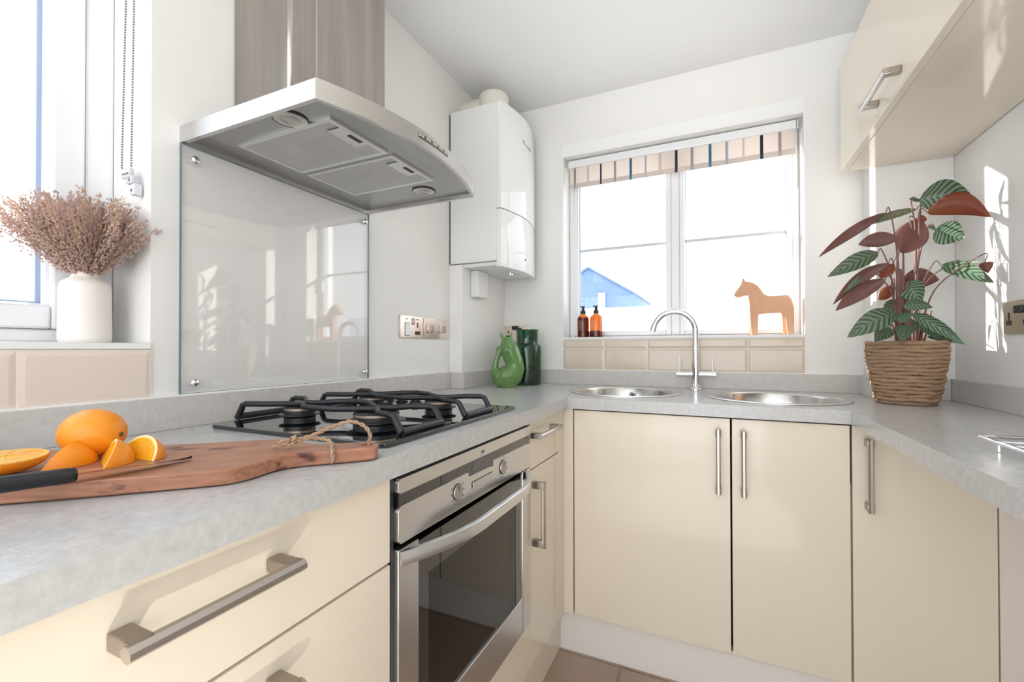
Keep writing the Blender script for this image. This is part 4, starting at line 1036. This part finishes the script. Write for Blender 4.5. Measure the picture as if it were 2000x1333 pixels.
def leaf(kind, base, tip, w, sag):
    A, B = Vector(base), Vector(tip); ax = (B-A); L = ax.length; t = ax/L; view = ((A+B)/2-CAM).normalized()
    # plane of the blade: seen face-on, leaning back a little; top side towards the room for green leaves
    side = t.cross(view).normalized(); nrm = side.cross(t).normalized()
    if nrm.dot(view) > 0: nrm = -nrm           # towards the room
    if kind in 'gdy': top, bot = nrm, -nrm
    else: top, bot = -nrm, nrm
    upv = Vector((0,0,1)); sd_ = side
    q = MB(); NU, NV = 16, 8; TV, BV = [], []
    uvl = q.b.loops.layers.uv.new('UVMap'); co = {}
    for i in range(NU+1):
        u = i/NU; wd = .5*w*(math.sin(PI*min(1,.02+u*.98))**.75)*(1.12-.35*u) if 0 < i < NU else .0006
        c = A + ax*u + upv*(sag*4*u*(1-u))
        ra, rb_ = [], []
        for j in range(NV+1):
            v = j/NV*2-1
            p = c + sd_*(wd*v) + top*(wd*(.30*abs(v)**1.4) + .0016*math.sin(u*38)*abs(v)*(1-abs(v))*2)
            a_ = q.b.verts.new(p+top*.0003); b_ = q.b.verts.new(p+bot*.0003); co[a_] = (u,(v+1)/2); co[b_] = (u,(v+1)/2); ra.append(a_); rb_.append(b_)
        TV.append(ra); BV.append(rb_)
    def quad(vs, mi):
        f = q.b.faces.new(vs); f.material_index = mi
        for lp in f.loops: lp[uvl].uv = co[lp.vert]
    for i in range(NU):
        for j in range(NV):
            quad((TV[i][j],TV[i+1][j],TV[i+1][j+1],TV[i][j+1]),0); quad((BV[i][j],BV[i][j+1],BV[i+1][j+1],BV[i+1][j]),1)
        quad((TV[i][0],BV[i][0],BV[i+1][0],TV[i+1][0]),1); quad((TV[i][NV],TV[i+1][NV],BV[i+1][NV],BV[i][NV]),1)
    for i in (0,NU):
        for j in range(NV): quad((TV[i][j],TV[i][j+1],BV[i][j+1],BV[i][j]),1)
    ms = {'g':[M_leaf,M_lund],'d':[M_leaf,M_lund],'p':[M_leaf,M_lund],'o':[M_leaf,M_lor],'y':[M_lyel,M_lyel]}[kind]
    q.build('leaf', ms, pl, smooth=75)
for kk, L_ in enumerate(LEAVES):
    leaf(L_[0], L_[1], L_[2], L_[3]*(1.22 if L_[3] > .018 else 1), L_[4])
    A = Vector(L_[1]); T_ = (Vector(L_[2])-A).normalized()
    left = A.x < 1.625 and kk not in (1,)
    st = Vector((1.590,-.352,PC.z+.158)) if left else Vector((1.632,-.332,PC.z+.158)); st += Vector((rnd.uniform(-.010,.010),rnd.uniform(-.012,.012),0))
    if (A-st).length < .09 or kk in (1,15): continue
    H = A.z-st.z
    P = [st, st+Vector((0,0,H*.33))+(A-st)*Vector((.0,.0,.0)).length, st.lerp(A,.55)+Vector((0,0,H*.14)), A-T_*.018+Vector((0,0,.006)), A]
    P[1] = st+Vector(((A.x-st.x)*.10,(A.y-st.y)*.10,H*.42))
    P[2] = st+Vector(((A.x-st.x)*.34,(A.y-st.y)*.34,H*.80))
    MB().tube(smooth_path(P,5),[lerp(.0026,.0013,i/20) for i in range(21)],6).build('stem', M_stem, pl, smooth=60)
for k in range(5):          # thick sheathed stalks in the middle of the clump
    st = Vector((1.588+.006*k,-.362+.004*(k%3),PC.z+.156)); hh = (.30,.26,.31,.22,.17)[k]
    MB().tube([st,st+Vector((-.002,0,hh*.5)),st+Vector((-.004+.002*k,.002,hh))],[.0075,.0058,.0030],8).build('stalk', M_stem, pl, smooth=60)
for k in range(3):
    st = Vector((1.634+.007*k,-.340+.004*k,PC.z+.156)); MB().tube([st,st+Vector((.004+.004*k,0,.07)),st+Vector((.008+.008*k,0,.13))],[.0050,.0036,.0022],8).build('stalk', M_stem, pl, smooth=60)

# ================================================================== RACK AT THE RIGHT EDGE
rk = thing('wire_rack', (1.6,-1.2,.91), 'chrome wire rack lying on the right worktop', 'rack')
zr = .926
q = MB().tube(smooth_path([(1.60,-1.040,zr),(1.51,-1.040,zr),(1.496,-1.056,zr),(1.495,-1.20,zr),(1.495,-1.40,zr)],5),.0036,10)
q.tube([(1.72,-1.040,zr),(1.60,-1.040,zr)],.0036,10); q.tube([(1.72,-1.040,zr),(1.72,-1.40,zr)],.0036,10); q.tube([(1.495,-1.40,zr),(1.72,-1.40,zr)],.0036,10)
for x,y_ in ((1.497,-1.10),(1.72,-1.08),(1.497,-1.38),(1.72,-1.38)): q.tube([(x,y_,zr),(x,y_,.9108)],.003,8)
q.build('rack_frame', M_chrome, rk)
box('flat_bar', M_handd, 1.512,1.71,-1.068,-1.050,zr+.0030,zr+.0062,rk,.001)
for i in range(8):
    y_ = -1.10-.038*i; MB().tube([(1.495,y_,zr+.001),(1.72,y_,zr+.001)],.0018,6).build('rack_wire', M_chrome, rk)
